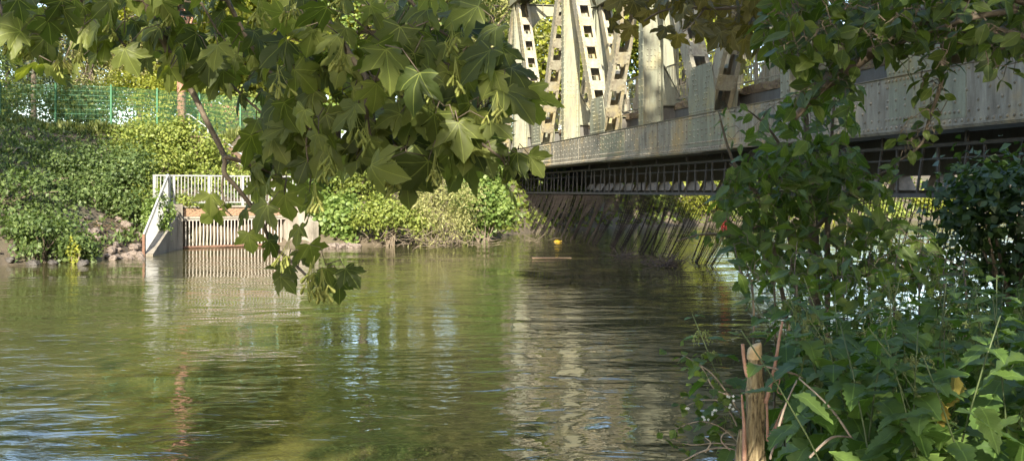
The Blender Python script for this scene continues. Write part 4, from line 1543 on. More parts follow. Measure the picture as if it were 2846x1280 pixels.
def smooth_path(pts, sub=3):
    pts = [Vector(p) for p in pts]
    out = []
    for i in range(len(pts) - 1):
        p0, p1, p2, p3 = pts[max(i - 1, 0)], pts[i], pts[i + 1], pts[min(i + 2, len(pts) - 1)]
        for k in range(sub):
            t = k / sub
            out.append(0.5 * ((2 * p1) + (p2 - p0) * t + (2 * p0 - 5 * p1 + 4 * p2 - p3) * t * t + (3 * p1 - p0 - 3 * p2 + p3) * t ** 3))
    out.append(pts[-1])
    return out


# ------------------------------------------------------------------ the sycamore over the water
TX, TY = -3.4, -1.3
maple = thing('maple_tree', 'sycamore maple reaching over the river with drooping leafy branches and winged seeds', 'tree', (TX, TY, gh(TX, TY)))
MO = Vector(maple.location)
ml = lambda p: Vector(p) - MO
tr = MB()
tr.tube([ml((TX, TY, gh(TX, TY) - 0.4)), ml((TX + 0.05, TY, 1.4)), ml((TX + 0.2, TY + 0.1, 3.4)), ml((TX + 0.3, TY, 7)), ml((TX + 0.6, TY - 0.3, 9.5)), ml((TX + 0.5, TY - 0.3, 11.5))], [0.36, 0.28, 0.24, 0.18, 0.10, 0.03], 12)
trunk = tr.build('trunk', 'bark', maple, True)
LIMB = smooth_path([(TX + 0.2, TY + 0.1, 3.5), (-2.7, 0.6, 4.2), (-2.0, 2.0, 4.3), (-1.2, 2.8, 4.0), (-0.55, 2.9, 3.45)], 6)
LIMB2 = smooth_path([(TX + 0.2, TY + 0.1, 3.8), (-3.1, 1.2, 4.6), (-2.6, 2.8, 4.3), (-1.9, 3.6, 3.7)], 6)
for lim in (LIMB, LIMB2):
    MB().tube([ml(p) for p in lim], list(np.linspace(0.11, 0.022, len(lim))), 8).build('limb', 'bark', maple, True)
BR = [  # (distance, start radius, photo polyline)
    (2.55, 0.013, [(868, -40), (868, 0), (910, 62), (943, 104), (984, 170), (1018, 215), (1018, 265), (1020, 331), (1034, 393), (1059, 427), (1096, 451)]),
    (2.5, 0.008, [(1018, 212), (1067, 224), (1117, 265), (1187, 306), (1266, 335), (1303, 373), (1365, 418), (1399, 447), (1410, 490)]),
    (2.6, 0.007, [(935, 95), (1018, 89), (1113, 87), (1190, 60)]),
    (2.6, 0.006, [(1030, 92), (1125, 132), (1212, 170), (1310, 195), (1380, 250)]),
    (2.9, 0.010, [(620, -40), (632, 0), (670, 75), (707, 141), (744, 195), (810, 240), (860, 300)]),
    (2.9, 0.012, [(385, -40), (400, 0), (446, 98), (485, 177), (538, 262), (570, 328), (623, 433), (623, 479), (662, 525), (720, 602), (745, 655), (771, 693), (802, 719), (840, 754), (858, 771)]),
    (2.88, 0.007, [(623, 435), (690, 455), (740, 475), (800, 500)]),
    (2.88, 0.004, [(623, 479), (617, 520), (625, 575), (645, 600)]),
    (3.4, 0.010, [(-8, -40), (0, 17), (17, 65), (28, 100), (57, 128), (88, 160)]),
    (3.5, 0.007, [(17, 40), (85, 74), (142, 97), (188, 117)]),
    (3.3, 0.008, [(262, -40), (273, 0), (302, 63), (327, 105), (362, 142), (400, 190)]),
    (3.4, 0.006, [(215, -30), (222, 6), (236, 34), (273, 60), (296, 80)]),
    (3.2, 0.005, [(335, -30), (339, 0), (347, 34), (345, 94)]),
    (2.95, 0.008, [(441, 98), (501, 120), (541, 159), (620, 216), (700, 290), (760, 340)]),
    (2.6, 0.005, [(885, 116), (889, 207), (881, 306), (852, 385), (856, 451)]),
    (2.65, 0.005, [(839, 190), (823, 265), (827, 323), (827, 414)]),
    (2.8, 0.009, [(1120, -40), (1140, 0), (1180, 50), (1230, 90), (1290, 130)]),
    (2.7, 0.006, [(520, -40), (560, 10), (600, 80), (640, 130)]),
]
branch_pts = []
for bi, (d, r0, poly) in enumerate(BR):
    pts = [P(x, y, d + 0.05 * math.sin(i * 0.8 + bi)) for i, (x, y) in enumerate(poly)]
    if poly[0][1] < 0:
        lim = LIMB if d < 3.0 else LIMB2
        near = min(lim[8:], key=lambda q: (q - pts[0]).length)
        pts = [near, near.lerp(pts[0], 0.5) + Vector((0, 0, 0.04))] + pts
    sp = smooth_path(pts, 3)
    rr = np.linspace(r0, max(r0 * 0.28, 0.0016), len(sp))
    MB().tube([ml(p) for p in sp], list(rr), 6).build('branch', 'twig', maple, True)
    branch_pts += sp
stalks = MB()


def place_leaf(parent, off, me, pos, size, along, normal):
    o = obj('leaf', me, None, parent)
    o.location = Vector(pos) - off
    o.rotation_mode = 'QUATERNION'
    o.rotation_quaternion = orient(along, normal)
    o.scale = (size, size, size)
    return o


POLY_A = [(-40, -40), (520, -40), (520, 225), (420, 200), (330, 215), (250, 215), (130, 230), (-40, 210)]
POLY_B = [(440, -40), (760, -40), (760, 320), (650, 300), (560, 250), (490, 230), (440, 130)]
POLY_C = [(700, -40), (1290, -40), (1300, 110), (1385, 220), (1360, 330), (1320, 420), (1210, 490), (1060, 490), (960, 490), (860, 520), (740, 530), (680, 460), (700, 370), (750, 300)]
leaf_specs = []


def spray(poly, n, sz, sigma=44, gap=26):
    """leaves gathered along the branches that run through the outline, the rest loose"""
    cand = []
    for d, r0, pl in BR:
        for (xa, ya), (xb, yb) in zip(pl[:-1], pl[1:]):
            for t in np.linspace(0, 1, max(2, int(math.hypot(xb - xa, yb - ya) / 14)), endpoint=False):
                cand.append((xa + (xb - xa) * t, ya + (yb - ya) * t, d))
    cand = [c for c in cand if in_poly(c[0], c[1], poly)]
    loose = scatter(poly, max(1, n // 3), (2.4, 3.2) if poly is POLY_C else (2.8, 3.8), 50)
    got = []
    tries = 0
    while len(got) < n and tries < n * 80:
        tries += 1
        cx_, cy_, d = rnd.choice(cand) if rnd.random() < 0.72 or not loose else rnd.choice(loose)
        x, y = cx_ + rnd.gauss(0, sigma), cy_ + rnd.gauss(0, sigma)
        if not in_poly(x, y, poly) or any((x - q[0]) ** 2 + (y - q[1]) ** 2 < gap ** 2 for q in got):
            continue
        got.append((x, y, d + rnd.gauss(0, 0.12), rnd.uniform(*sz)))
    return got


leaf_specs += spray(POLY_A, 82, (0.055, 0.095), 36, 20)
leaf_specs += spray(POLY_B, 48, (0.055, 0.092), 38, 22)
leaf_specs += spray(POLY_C, 150, (0.055, 0.098), 38, 20)
POLY_D = [(670, 370), (1340, 330), (1335, 480), (1210, 530), (1060, 530), (860, 570), (720, 560)]
leaf_specs += spray(POLY_D, 62, (0.055, 0.10), 50, 22)
POLY_E = [(1150, 60), (1330, 60), (1400, 180), (1500, 300), (1480, 340), (1380, 370), (1340, 480), (1200, 520), (1150, 350)]
leaf_specs += spray(POLY_E, 34, (0.065, 0.11), 60, 26)
for x, y, d, s in [(690, 668, 2.85, 0.085), (745, 690, 2.9, 0.09), (830, 650, 2.85, 0.085), (860, 705, 2.8, 0.10), (830, 715, 2.9, 0.08), (800, 760, 2.9, 0.09), (905, 765, 2.8, 0.075), (960, 770, 2.75, 0.085), (940, 800, 2.85, 0.09), (780, 790, 2.85, 0.075), (880, 780, 2.9, 0.08),
                   (585, 565, 2.9, 0.10), (605, 605, 2.9, 0.085), (690, 605, 2.85, 0.085), (640, 585, 2.95, 0.06), (745, 600, 2.8, 0.11), (790, 570, 2.85, 0.11), (860, 570, 2.7, 0.12),
                   (1360, 180, 2.4, 0.125), (1395, 165, 2.5, 0.09), (1400, 290, 2.4, 0.12), (1470, 280, 2.45, 0.11), (1450, 320, 2.5, 0.11), (1420, 225, 2.45, 0.10), (1380, 110, 2.45, 0.115), (1440, 455, 2.5, 0.085), (1470, 455, 2.5, 0.075), (1400, 530, 2.5, 0.085), (1415, 480, 2.5, 0.06), (1290, 420, 2.5, 0.10), (1340, 440, 2.5, 0.09),
                   (1190, 490, 2.4, 0.12), (1130, 520, 2.5, 0.09), (1100, 480, 2.5, 0.10), (990, 480, 2.5, 0.11), (1330, 60, 2.5, 0.12)]:
    leaf_specs.append((x, y, d, s * (0.76 if y > 540 and x < 1000 else 0.88)))
leaf_specs = [q for q in leaf_specs if not in_poly(q[0], q[1], [(485, 245), (640, 250), (690, 350), (680, 445), (560, 435), (490, 380)])]
maple_pos = []
for i, (x, y, d, s) in enumerate(leaf_specs):
    p = P(x, y, d)
    p.z += s * 0.35
    side = rnd.gauss(0, 0.75)
    along = Vector((side, rnd.gauss(0, 0.45), -0.75 + rnd.gauss(0, 0.35)))
    normal = Vector((rnd.gauss(0, 0.5), -0.7 + rnd.gauss(0, 0.4), 0.55 + rnd.gauss(0, 0.45)))
    place_leaf(maple, MO, MAPLE[i % 8], p, s, along, normal)
    maple_pos.append(p)

def twig_net(mb, leaf_pts, stems, off, r_leaf=0.0012, lift=0.02, sides=4):
    """stalks: every leaf joins the nearest stem or an already joined leaf, so twigs fork as they grow"""
    st = np.array([tuple(q) for q in stems])
    lp = np.array([tuple(q) for q in leaf_pts])
    gap = np.array([np.min(np.sum((st - q) ** 2, axis=1)) for q in lp])
    net = st
    for k in np.argsort(gap):
        j = int(np.argmin(np.sum((net - lp[k]) ** 2, axis=1)))
        a, b = Vector(lp[k]), Vector(net[j])
        mid = a.lerp(b, 0.5) + Vector((rnd.uniform(-0.015, 0.015), rnd.uniform(-0.015, 0.015), lift))
        mb.tube([a - off, mid - off, b - off], [r_leaf, r_leaf * 1.25, r_leaf * 1.6], sides)
        net = np.vstack([net, lp[k] + np.array((0, 0, 0.01))])


twig_net(stalks, maple_pos, branch_pts, MO)
tag(stalks.build('leaf_stalks', 'twig', maple, True), 'thin leaf stalks and twiglets', kind='stuff')


def samara_mesh(seed):
    r = random.Random(seed)
    mb = MB()
    for k in range(r.randint(5, 8)):
        a = Vector((r.uniform(-0.022, 0.022), r.uniform(-0.022, 0.022), -0.02 - r.uniform(0.0, 0.05)))
        mb.tube([(0, 0, 0.03), a * 0.5, a], 0.0009, 3)
        for sg in (-1, 1):
            ang = r.uniform(0, 6.28)
            out = Vector((math.cos(ang), math.sin(ang), 0))
            d = (Vector((0, 0, -1)) + out * sg * r.uniform(0.3, 0.8)).normalized()
            s = d.cross(Vector((-math.sin(ang), math.cos(ang), 0))).normalized()
            L = r.uniform(0.028, 0.038)
            pr = [(0.0, 0.002), (0.18, 0.0042), (0.3, 0.0032), (0.6, 0.0062), (0.85, 0.0072), (1.0, 0.003)]
            b = len(mb.v)
            for t, w in pr:
                c = a + d * L * t
                th = d.cross(s) * (0.0025 if t < 0.3 else 0.0004)
                for q in (c + s * w, c + th, c - s * w, c - th):
                    mb.v.append(tuple(q))
            for i in range(len(pr) - 1):
                for j in range(4):
                    mb.f.append((b + i * 4 + j, b + i * 4 + (j + 1) % 4, b + (i + 1) * 4 + (j + 1) % 4, b + (i + 1) * 4 + j))
    me = mb.mesh('seed_cluster', True)
    me.materials.append(MATS['samara'])
    return me


SAM = [samara_mesh(k) for k in range(5)]
sam_px = [(800, 430), (380, 610), (390, 720), (1130, 560), (1400, 670), (1540, 310), (1420, 360), (1560, 560), (890, 900), (960, 980), (1660, 1080), (1830, 790), (800, 60), (450, 90), (1100, 900), (250, 130), (690, 1100)]
sam_s = [(620 + x * 0.4142, y * 0.4142) for x, y in sam_px]
sam_s += [(560 + x * 0.4314, 400 + y * 0.4314) for x, y in [(830, 180), (680, 280), (1240, 270), (1500, 210), (730, 400), (190, 570), (560, 750), (720, 890), (780, 960), (660, 1040), (700, 930)]]
sam_s += [(x * 0.2847, y * 0.2847) for x, y in [(590, 620), (600, 690), (950, 790), (280, 530), (40, 430), (790, 560), (1410, 760), (1560, 60), (1640, 230), (1080, 300), (340, 300)]]
for i, (x, y) in enumerate(sam_s):
    if i % 4 == 2:
        continue
    p = P(x, y, 2.32 if x > 650 else 2.85)
    o = obj('seed_cluster', SAM[i % 5], None, maple)
    o.location = ml(p) + Vector((0, 0, 0.04))
    o.rotation_euler = (rnd.uniform(-0.2, 0.2), rnd.uniform(-0.2, 0.2), rnd.uniform(0, 6))
    o.scale = (0.72,) * 3
# crown above and behind the camera
pts, out, cc = clump_points((5.6, 4.6, 4.2), 7000, 150, 0.12, 0.1)
pts += np.array((-0.6, -3.2, 7.6))
pts = pts[(pts[:, 2] > 3.6 + 0.30 * np.maximum(pts[:, 1], 0)) & (pts[:, 1] < 6.5)]
pts = pts[np.linalg.norm(pts - np.array((0, 0, EYE)), axis=1) > 1.6]
cm = leaf_cloud('crown', pts - np.array(MO), 0.21, ROUND_V, ROUND_F, 0.8)
tag(obj('crown', cm, 'maple_leaf', maple), 'dense leafy crown above the river bank', kind='stuff')
mb = MB()
for k in range(40):
    q = Vector(cc[k]) + Vector((-0.6, -3.2, 7.6))
    a = Vector((TX + 0.3, TY, rnd.uniform(3.6, 10)))
    if q.z > 3.8 + 0.3 * max(q.y, 0):
        mb.tube([ml(a), ml(a.lerp(q, 0.5) + Vector((0, 0, 0.3))), ml(q)], [0.07, 0.04, 0.012], 5)
tag(mb.build('crown_limbs', 'bark', maple, True), 'limbs inside the crown', kind='stuff')
tree('broad', 11.5, -7.5, 2.5, 'very tall broad tree on the near bank behind the viewer to the right', 'leafy_tree', 'trees beside the view')
tree('broad', 6.5, -13, 2.4, 'very tall broad tree on the near bank straight behind the viewer', 'leafy_tree', 'trees beside the view')
tree('broad', 27, -6, 2.3, 'tall broad tree on the near bank far to the right of the viewer', 'leafy_tree', 'trees beside the view')
tree('broad', -25.5, -9, 2.1, 'tall broad tree on the near bank far behind the viewer to the left', 'leafy_tree', 'trees beside the view')

# ------------------------------------------------------------------ bronze leaved maple at the top right
BX, BY = 3.9, 3.2
bt = thing('bronze_maple', 'young maple with bronze brown leaves hanging in front of the bridge truss', 'tree', (BX, BY, gh(BX, BY)))
BO = Vector(bt.location)
bl_ = lambda p: Vector(p) - BO
MB().tube([bl_((BX, BY, 0.2)), bl_((BX - 0.1, BY + 0.2, 2.2)), bl_((BX - 0.3, BY + 0.6, 4.2)), bl_((BX - 0.4, BY + 0.8, 6.2))], [0.11, 0.09, 0.06, 0.02], 9).build('trunk', 'bark', bt, True)
bpts = []
for poly, d, r0 in [([(2240, -30), (2110, 12), (1990, 25), (1900, 20), (1830, 35), (1790, 60)], 4.8, 0.012), ([(2060, 15), (2043, 60), (2045, 110), (2050, 150)], 4.8, 0.006), ([(1960, 22), (1930, 60), (1900, 90)], 4.8, 0.005),
                    ([(1880, -30), (1850, 5), (1790, 40), (1740, 60)], 5.0, 0.006), ([(2130, 5), (2090, 50), (2085, 100)], 4.7, 0.006)]:
    pts_ = [P(x, y, d) for x, y in poly]
    if poly[0][1] < 0:
        pts_ = [Vector((BX - 0.3, BY + 0.6, 4.2)), Vector((BX - 0.3, BY + 0.6, 4.2)).lerp(pts_[0], 0.5) + Vector((0, 0, 0.1))] + pts_
    sp = smooth_path(pts_, 3)
    bpts += sp
    MB().tube([bl_(p) for p in sp], list(np.linspace(r0 * 1.3, r0 * 0.3, len(sp))), 6).build('branch', 'twig', bt, True)
stalks = MB()
POLY_BR = [(1700, -50), (2150, -50), (2150, 30), (2110, 95), (2080, 130), (2030, 115), (1960, 95), (1890, 35), (1800, 10), (1700, 0)]
bspec = [(x, y, d) for x, y, d in scatter(POLY_BR, 66, (4.4, 5.4), 19)] + [(1755, 70, 4.9), (1700, 50, 4.9), (1850, 75, 4.8), (1800, 30, 4.9), (2065, 165, 4.7), (1885, 95, 4.9), (2100, 120, 4.7)]
for i, (x, y, d) in enumerate(bspec):
    p = P(x, y, d)
    al = Vector((rnd.gauss(0, 0.6), rnd.gauss(0, 0.5), -0.8 + rnd.gauss(0, 0.3)))
    place_leaf(bt, BO, BRONZE[i % 5], p, rnd.uniform(0.075, 0.115), al, Vector((rnd.gauss(0, 0.5), -0.7 + rnd.gauss(0, 0.4), 0.5 + rnd.gauss(0, 0.4))))
    near = min(bpts, key=lambda q: (q - p).length)
    stalks.tube([bl_(p), bl_(p.lerp(near, 0.5) + Vector((0, 0, 0.03))), bl_(near)], [0.0014, 0.0017, 0.002], 4)
tag(stalks.build('leaf_stalks', 'twig', bt), 'thin leaf stalks', kind='stuff')

# ------------------------------------------------------------------ shrubs on the near bank
OVAL_D = [grid_leaf('leaf', 'dogwood_leaf', 1, 0.28 + 0.03 * (k % 2), 0, 0.10 + 0.05 * (k % 3), 0.12 + 0.08 * (k % 4), 0.45, 7, 0.2 * (k % 3 - 1), k) for k in range(6)]
OVAL_S = [grid_leaf('leaf', 'shrub_leaf', 1, 0.25 + 0.03 * (k % 2), 1, 0.10 + 0.05 * (k % 3), 0.15 + 0.1 * (k % 4), 0.42, 6, 0.25 * (k % 3 - 1), k) for k in range(6)]


def near_shrub(name, label, base, branches, masses, leaves, mat, first=300, cat='shrub', bark='twig', trunk_r=0.03):
    """stems from photo lines, leaves spread over the masses and tied to the nearest stem by a stalk"""
    root = thing(name, label, cat, base)
    O = Vector(base)
    bp = []
    for bi, (r0, pl) in enumerate(branches):
        sp = smooth_path([Vector(q) for q in pl], 4)
        bp += sp
        MB().tube([p - O for p in sp], list(np.linspace(r0, max(r0 * 0.25, 0.0018), len(sp))), 7).build('branch' if bi else 'trunk', bark, root, True)
    specs_ = []
    for poly, n, dr_, mp, sz in masses:
        specs_ += [(x, y, d, rnd.uniform(*sz)) for x, y, d in scatter(poly, n, dr_, mp)]
    specs_.sort(key=lambda q: -q[3] / q[2])
    stk = MB()
    leaf_at = []
    rest_v, rest_f, rest_uv, rest_r, b = [], [], [], [], 0
    for i, (x, y, d, s) in enumerate(specs_):
        p = P(x, y, d)
        p.z += s * 0.3
        al = Vector((rnd.gauss(0, 0.8), rnd.gauss(0, 0.7), -0.45 + rnd.gauss(0, 0.4)))
        nm = Vector((rnd.gauss(0, 0.55), -0.35 + rnd.gauss(0, 0.5), 0.8 + rnd.gauss(0, 0.4)))
        me = leaves[i % len(leaves)]
        if i < first:
            place_leaf(root, O, me, p, s, al, nm)
        else:
            M = orient(al, nm).to_matrix()
            v = np.array([q.co[:] for q in me.vertices]) * s @ np.array(M).T + np.array(p - O)
            f = np.array([q.vertices[:] for q in me.polygons])
            rest_v.append(v)
            rest_f.append(f + b)
            uvl = np.zeros((len(v), 2))
            li = np.array([l.vertex_index for l in me.loops])
            uvl[li] = np.array([q.uv[:] for q in me.uv_layers[0].data])
            rest_uv.append(uvl)
            rest_r.append(np.full(len(v), rnd.random()))
            b += len(v)
        leaf_at.append(p)
    twig_net(stk, leaf_at, bp, O, 0.0014, 0.015, 3)
    tag(stk.build('twigs', bark, root), 'fine twigs', kind='stuff')
    if rest_v:
        me = np_mesh('leaf_mass', np.vstack(rest_v), np.vstack(rest_f), np.concatenate(rest_r), np.vstack(rest_uv))
        me.polygons.foreach_set('use_smooth', [True] * len(me.polygons))
        tag(obj('leaf_mass', me, mat, root), 'further small leaves of the shrub', kind='stuff')
    return root


d0 = (3.3, 2.9)
db = Vector((d0[0], d0[1], gh(*d0)))
near_shrub('dogwood', 'dogwood with oval leaves arching in from the top right corner', db,
           [(0.05, [db, db + Vector((-0.05, 0.1, 1.5)), P(2846, -60, 3.6), P(2667, 0, 3.6), P(2565, 48, 3.6), P(2493, 92, 3.6), P(2420, 145, 3.6), P(2338, 208, 3.65), P(2271, 256, 3.7), P(2208, 329, 3.7)]),
            (0.018, [db + Vector((-0.05, 0.1, 1.5)), P(2900, 20, 3.3), P(2820, 30, 3.3), P(2725, 45, 3.3), P(2628, 73, 3.3), P(2490, 125, 3.4)]),
            (0.012, [P(2725, 45, 3.4), P(2643, 72, 3.4), P(2618, 193, 3.4), P(2614, 237, 3.4), P(2580, 338, 3.45), P(2560, 401, 3.5), P(2502, 445, 3.5)]),
            (0.012, [db + Vector((-0.05, 0.1, 1.3)), P(2900, 120, 3.2), P(2800, 130, 3.2), P(2740, 160, 3.2)]),
            (0.010, [P(2560, 50, 3.6), P(2440, 20, 3.7), P(2330, 30, 3.8), P(2220, 60, 3.9)])],
           [([(2140, -40), (2900, -40), (2900, 120), (2750, 160), (2600, 130), (2450, 150), (2330, 190), (2200, 210), (2110, 130)], 980, (3.1, 4.4), 6, (0.06, 0.092)),
            ([(2700, 100), (2900, 100), (2900, 230), (2780, 240), (2700, 180)], 34, (3.0, 3.6), 12, (0.05, 0.075)),
            ([(2430, 110), (2640, 120), (2650, 240), (2590, 260), (2500, 200)], 42, (3.2, 3.7), 12, (0.05, 0.075)),
            ([(2560, 230), (2630, 240), (2600, 420), (2500, 460), (2480, 400), (2540, 330)], 34, (3.3, 3.7), 12, (0.04, 0.065)),
            ([(2290, 170), (2400, 160), (2380, 280), (2290, 300), (2200, 330), (2220, 250)], 46, (3.4, 4.0), 10, (0.06, 0.085))],
           OVAL_D, 'dogwood_leaf', 300)
e0 = (2.02, 6.6)
eb = Vector((e0[0], e0[1], gh(*e0)))
near_shrub('elder_shrub', 'tall dark leafy shrub rising from the nettles in front of the chains', eb,
           [(0.045, [eb, P(2262, 700, 6.6), P(2255, 560, 6.6), P(2245, 420, 6.6), P(2238, 308, 6.6), P(2225, 200, 6.5)]),
            (0.022, [eb + Vector((0.05, 0, 0)), P(2300, 650, 6.4), P(2306, 490, 6.3), P(2314, 342, 6.3), P(2322, 250, 6.3)]),
            (0.02, [eb + Vector((-0.06, 0, 0.1)), P(2200, 680, 6.2), P(2120, 560, 6.0), P(2050, 470, 6.0), P(2020, 400, 6.0), P(2000, 320, 6.0)]),
            (0.016, [eb + Vector((-0.06, 0, 0.1)), P(2150, 690, 6.2), P(2050, 660, 6.0), P(1960, 650, 6.0), P(1880, 670, 6.0)]),
            (0.016, [P(2262, 640, 6.5), P(2340, 560, 6.2), P(2420, 500, 6.2), P(2470, 470, 6.2)]),
            (0.014, [P(2250, 520, 6.6), P(2180, 420, 6.3), P(2130, 350, 6.2), P(2070, 300, 6.1)])] +
           [(0.008, [Vector(((px - CX) / FPX * d, d, gh((px - CX) / FPX * d, d))), P(px + 15, 860, d), P(px + lx, 760, d + 0.1), P(px + 2 * lx, 660 + 0.1 * abs(px - 2300), d + 0.2)])
            for px, d, lx in ((2080, 5.2, -20), (2140, 5.6, -10), (2200, 5.0, 8), (2330, 5.3, 10), (2400, 5.8, 12), (2470, 5.1, 15), (2540, 5.7, 10), (2610, 5.3, 12), (2670, 5.0, 8))],
           [([(2080, 330), (2190, 280), (2260, 210), (2380, 230), (2390, 330), (2330, 420), (2220, 430), (2120, 430)], 150, (5.8, 6.9), 12, (0.09, 0.135)),
            ([(2030, 480), (2120, 420), (2240, 400), (2370, 420), (2420, 520), (2390, 560), (2250, 580), (2100, 570), (1990, 580)], 460, (5.6, 6.9), 7, (0.085, 0.13)),
            ([(2010, 560), (2150, 540), (2380, 550), (2500, 620), (2620, 700), (2640, 780), (2400, 800), (2150, 800), (2050, 740), (2000, 660)], 560, (5.4, 6.9), 7, (0.08, 0.125)),
            ([(2020, 700), (2200, 690), (2500, 700), (2700, 720), (2720, 860), (2450, 900), (2200, 900), (2080, 860)], 190, (4.6, 6.4), 9, (0.075, 0.115)),
            ([(1890, 655), (1960, 640), (2060, 640), (2050, 690), (1950, 680)], 18, (5.8, 6.2), 14, (0.05, 0.08)),
            ([(2400, 480), (2500, 470), (2480, 560), (2400, 560)], 26, (5.9, 6.4), 12, (0.06, 0.10)),
            ([(1980, 300), (2080, 290), (2080, 420), (2000, 400)], 12, (5.9, 6.2), 20, (0.05, 0.08))],
           OVAL_S, 'shrub_leaf', 300)
# dark ivy shrub at the right edge
iv_root = bush('ivy_shrub', 'dark ivy covered bush at the right edge of the photo', P(2845, 650, 7.2), (0.55, 0.6, 0.50), 4200, 'ivy_dark', 0.075, RHOMB_V, RHOMB_F, clumps=26, sigma=0.26, cat='shrub')

# ------------------------------------------------------------------ nettles
NET_L = [grid_leaf('leaf', 'nettle_leaf', 1, 0.27 + 0.03 * (k % 3), 1, 0.10 + 0.06 * (k % 3), 0.18 + 0.12 * (k % 4), 0.30, 8, 0.2 * (k % 3 - 1), 40 + k) for k in range(6)]
YEL = grid_leaf('leaf', 'yellow_leaf', 1, 0.28, 1, 0.22, 0.45, 0.3, 8, 0.4, 3)


def tassel(mb, p, out, L, r):
    pts = []
    for k in range(6):
        t = k / 5
        pts.append(p + out * L * t * (1 - 0.35 * t) + Vector((0, 0, 0.02 * math.sin(t * 3) - 0.75 * L * t * t)))
    mb.tube(pts, 0.0011, 3)
    for k in range(16):
        t = r.uniform(0.1, 1)
        i = min(int(t * 5), 4)
        c = pts[i].lerp(pts[i + 1], t * 5 - i) + Vector((r.gauss(0, 0.003), r.gauss(0, 0.003), r.gauss(0, 0.003)))
        s = r.uniform(0.0022, 0.0042)
        mb.add([c + Vector((s, 0, 0)), c + Vector((-s * 0.5, s * 0.87, 0)), c + Vector((-s * 0.5, -s * 0.87, 0)), c + Vector((0, 0, s * 1.3)), c + Vector((0, 0, -s * 1.3))], [(0, 1, 3), (1, 2, 3), (2, 0, 3), (1, 0, 4), (2, 1, 4), (0, 2, 4)])


def nettle_template(seed, h, flowering, nodes=8, lean=0.1):
    r = random.Random(seed)
    root = thing('stinging_nettle', '', 'nettle', (0, 0, 0))
    lx, ly = r.gauss(0, lean), r.gauss(0, lean)
    path = [Vector((lx * t * t * h, ly * t * t * h, h * t)) for t in np.linspace(0, 1, 9)]
    MB().tube(path, list(np.linspace(0.0045, 0.0016, 9)), 6).build('stem', 'green_stem', root, True)
    at = lambda t: path[min(int(t * 8), 7)].lerp(path[min(int(t * 8), 7) + 1], t * 8 - min(int(t * 8), 7))
    fm = MB()
    for k in range(nodes):
        t = 0.99 - k * (0.74 / nodes) - 0.01 * k / nodes
        p = at(t)
        size = 0.035 + 0.09 * min(1, (k + 0.4) / 3.5)
        if k == nodes - 1:
            size *= 0.85
        base_a = (k % 2) * math.pi / 2 + r.uniform(-0.25, 0.25)
        for sg in (0, math.pi):
            a = base_a + sg
            out = Vector((math.cos(a), math.sin(a), 0))
            stalk = 0.012 + 0.02 * min(1, k / 4)
            q = p + out * stalk
            dz = 0.25 - 0.12 * k + r.uniform(-0.15, 0.1)
            o = place_leaf(root, Vector((0, 0, 0)), NET_L[(k * 2 + (sg > 0) + seed) % 6], q, size * r.uniform(0.85, 1.15), out + Vector((0, 0, max(dz, -0.7))), Vector((0, 0, 1)) + out * 0.3)
            if flowering and 1 <= k <= 5:
                for _ in range(2):
                    a2 = a + r.uniform(-0.9, 0.9)
                    tassel(fm, p, Vector((math.cos(a2), math.sin(a2), 0.35)), r.uniform(0.035, 0.075), r)
    if flowering:
        tag(fm.build('flower_tassels', 'nettle_flower', root), 'pale drooping flower strings', kind='stuff')
    return root


NT = [nettle_template(1, 1.0, True, 12, 0.10), nettle_template(2, 1.0, False, 12, 0.06), nettle_template(3, 1.0, True, 11, 0.16), nettle_template(4, 1.0, False, 13, 0.12), nettle_template(5, 1.0, False, 11, 0.2)]
net_used = set()


def put_nettle(kind, x, y, h, tilt, az, label, group):
    o = NT[kind] if kind not in net_used else copy_tree(NT[kind])
    net_used.add(kind)
    o.location = (x, y, gh(x, y) - 0.02)
    o.rotation_euler = (0, tilt, az)
    o.rotation_euler = (Matrix.Rotation(tilt, 3, Vector((math.cos(az), math.sin(az), 0))) @ Matrix.Rotation(rnd.uniform(0, 6.28), 3, 'Z')).to_euler()
    sc = h
    o.scale = (sc * 0.97, sc * 0.97, sc)
    tag(o, label, 'nettle', group)
    return o


# the ones one can point at: tip pixel, distance, lean
for kind, px, py, d, lean_px, lab in [
    (0, 2385, 790, 3.4, 330, 'long leaning nettle with pale flower strings in the middle of the patch'),
    (2, 2350, 960, 2.9, 300, 'leaning flowering nettle in front, right of the cut stump'),
    (0, 2740, 720, 3.0, 120, 'flowering nettle standing tallest at the right edge below the ivy'),
    (2, 2060, 860, 4.3, 110, 'flowering nettle leaning over the water left of the stump shoots'),
    (2, 2250, 790, 4.4, 40, 'flowering nettle near the shrub stems behind the stump'),
    (0, 2560, 830, 3.8, 20, 'flowering nettle in the back middle of the patch'),
]:
    tip = P(px, py, d)
    bx = ((px + lean_px) - CX) / FPX * d
    gz0 = gh(bx, d)
    vec = Vector((tip.x - bx, 0, tip.z - gz0))
    h = vec.length
    o = put_nettle(kind, bx, d, h, 0, 0, lab, 'stinging nettles on the near bank')
    ang = math.atan2(vec.x, vec.z)
    o.rotation_euler = (Matrix.Rotation(ang, 3, 'Y') @ Matrix.Rotation(rnd.uniform(0, 6.28), 3, 'Z')).to_euler()
placed = []
tries = 0
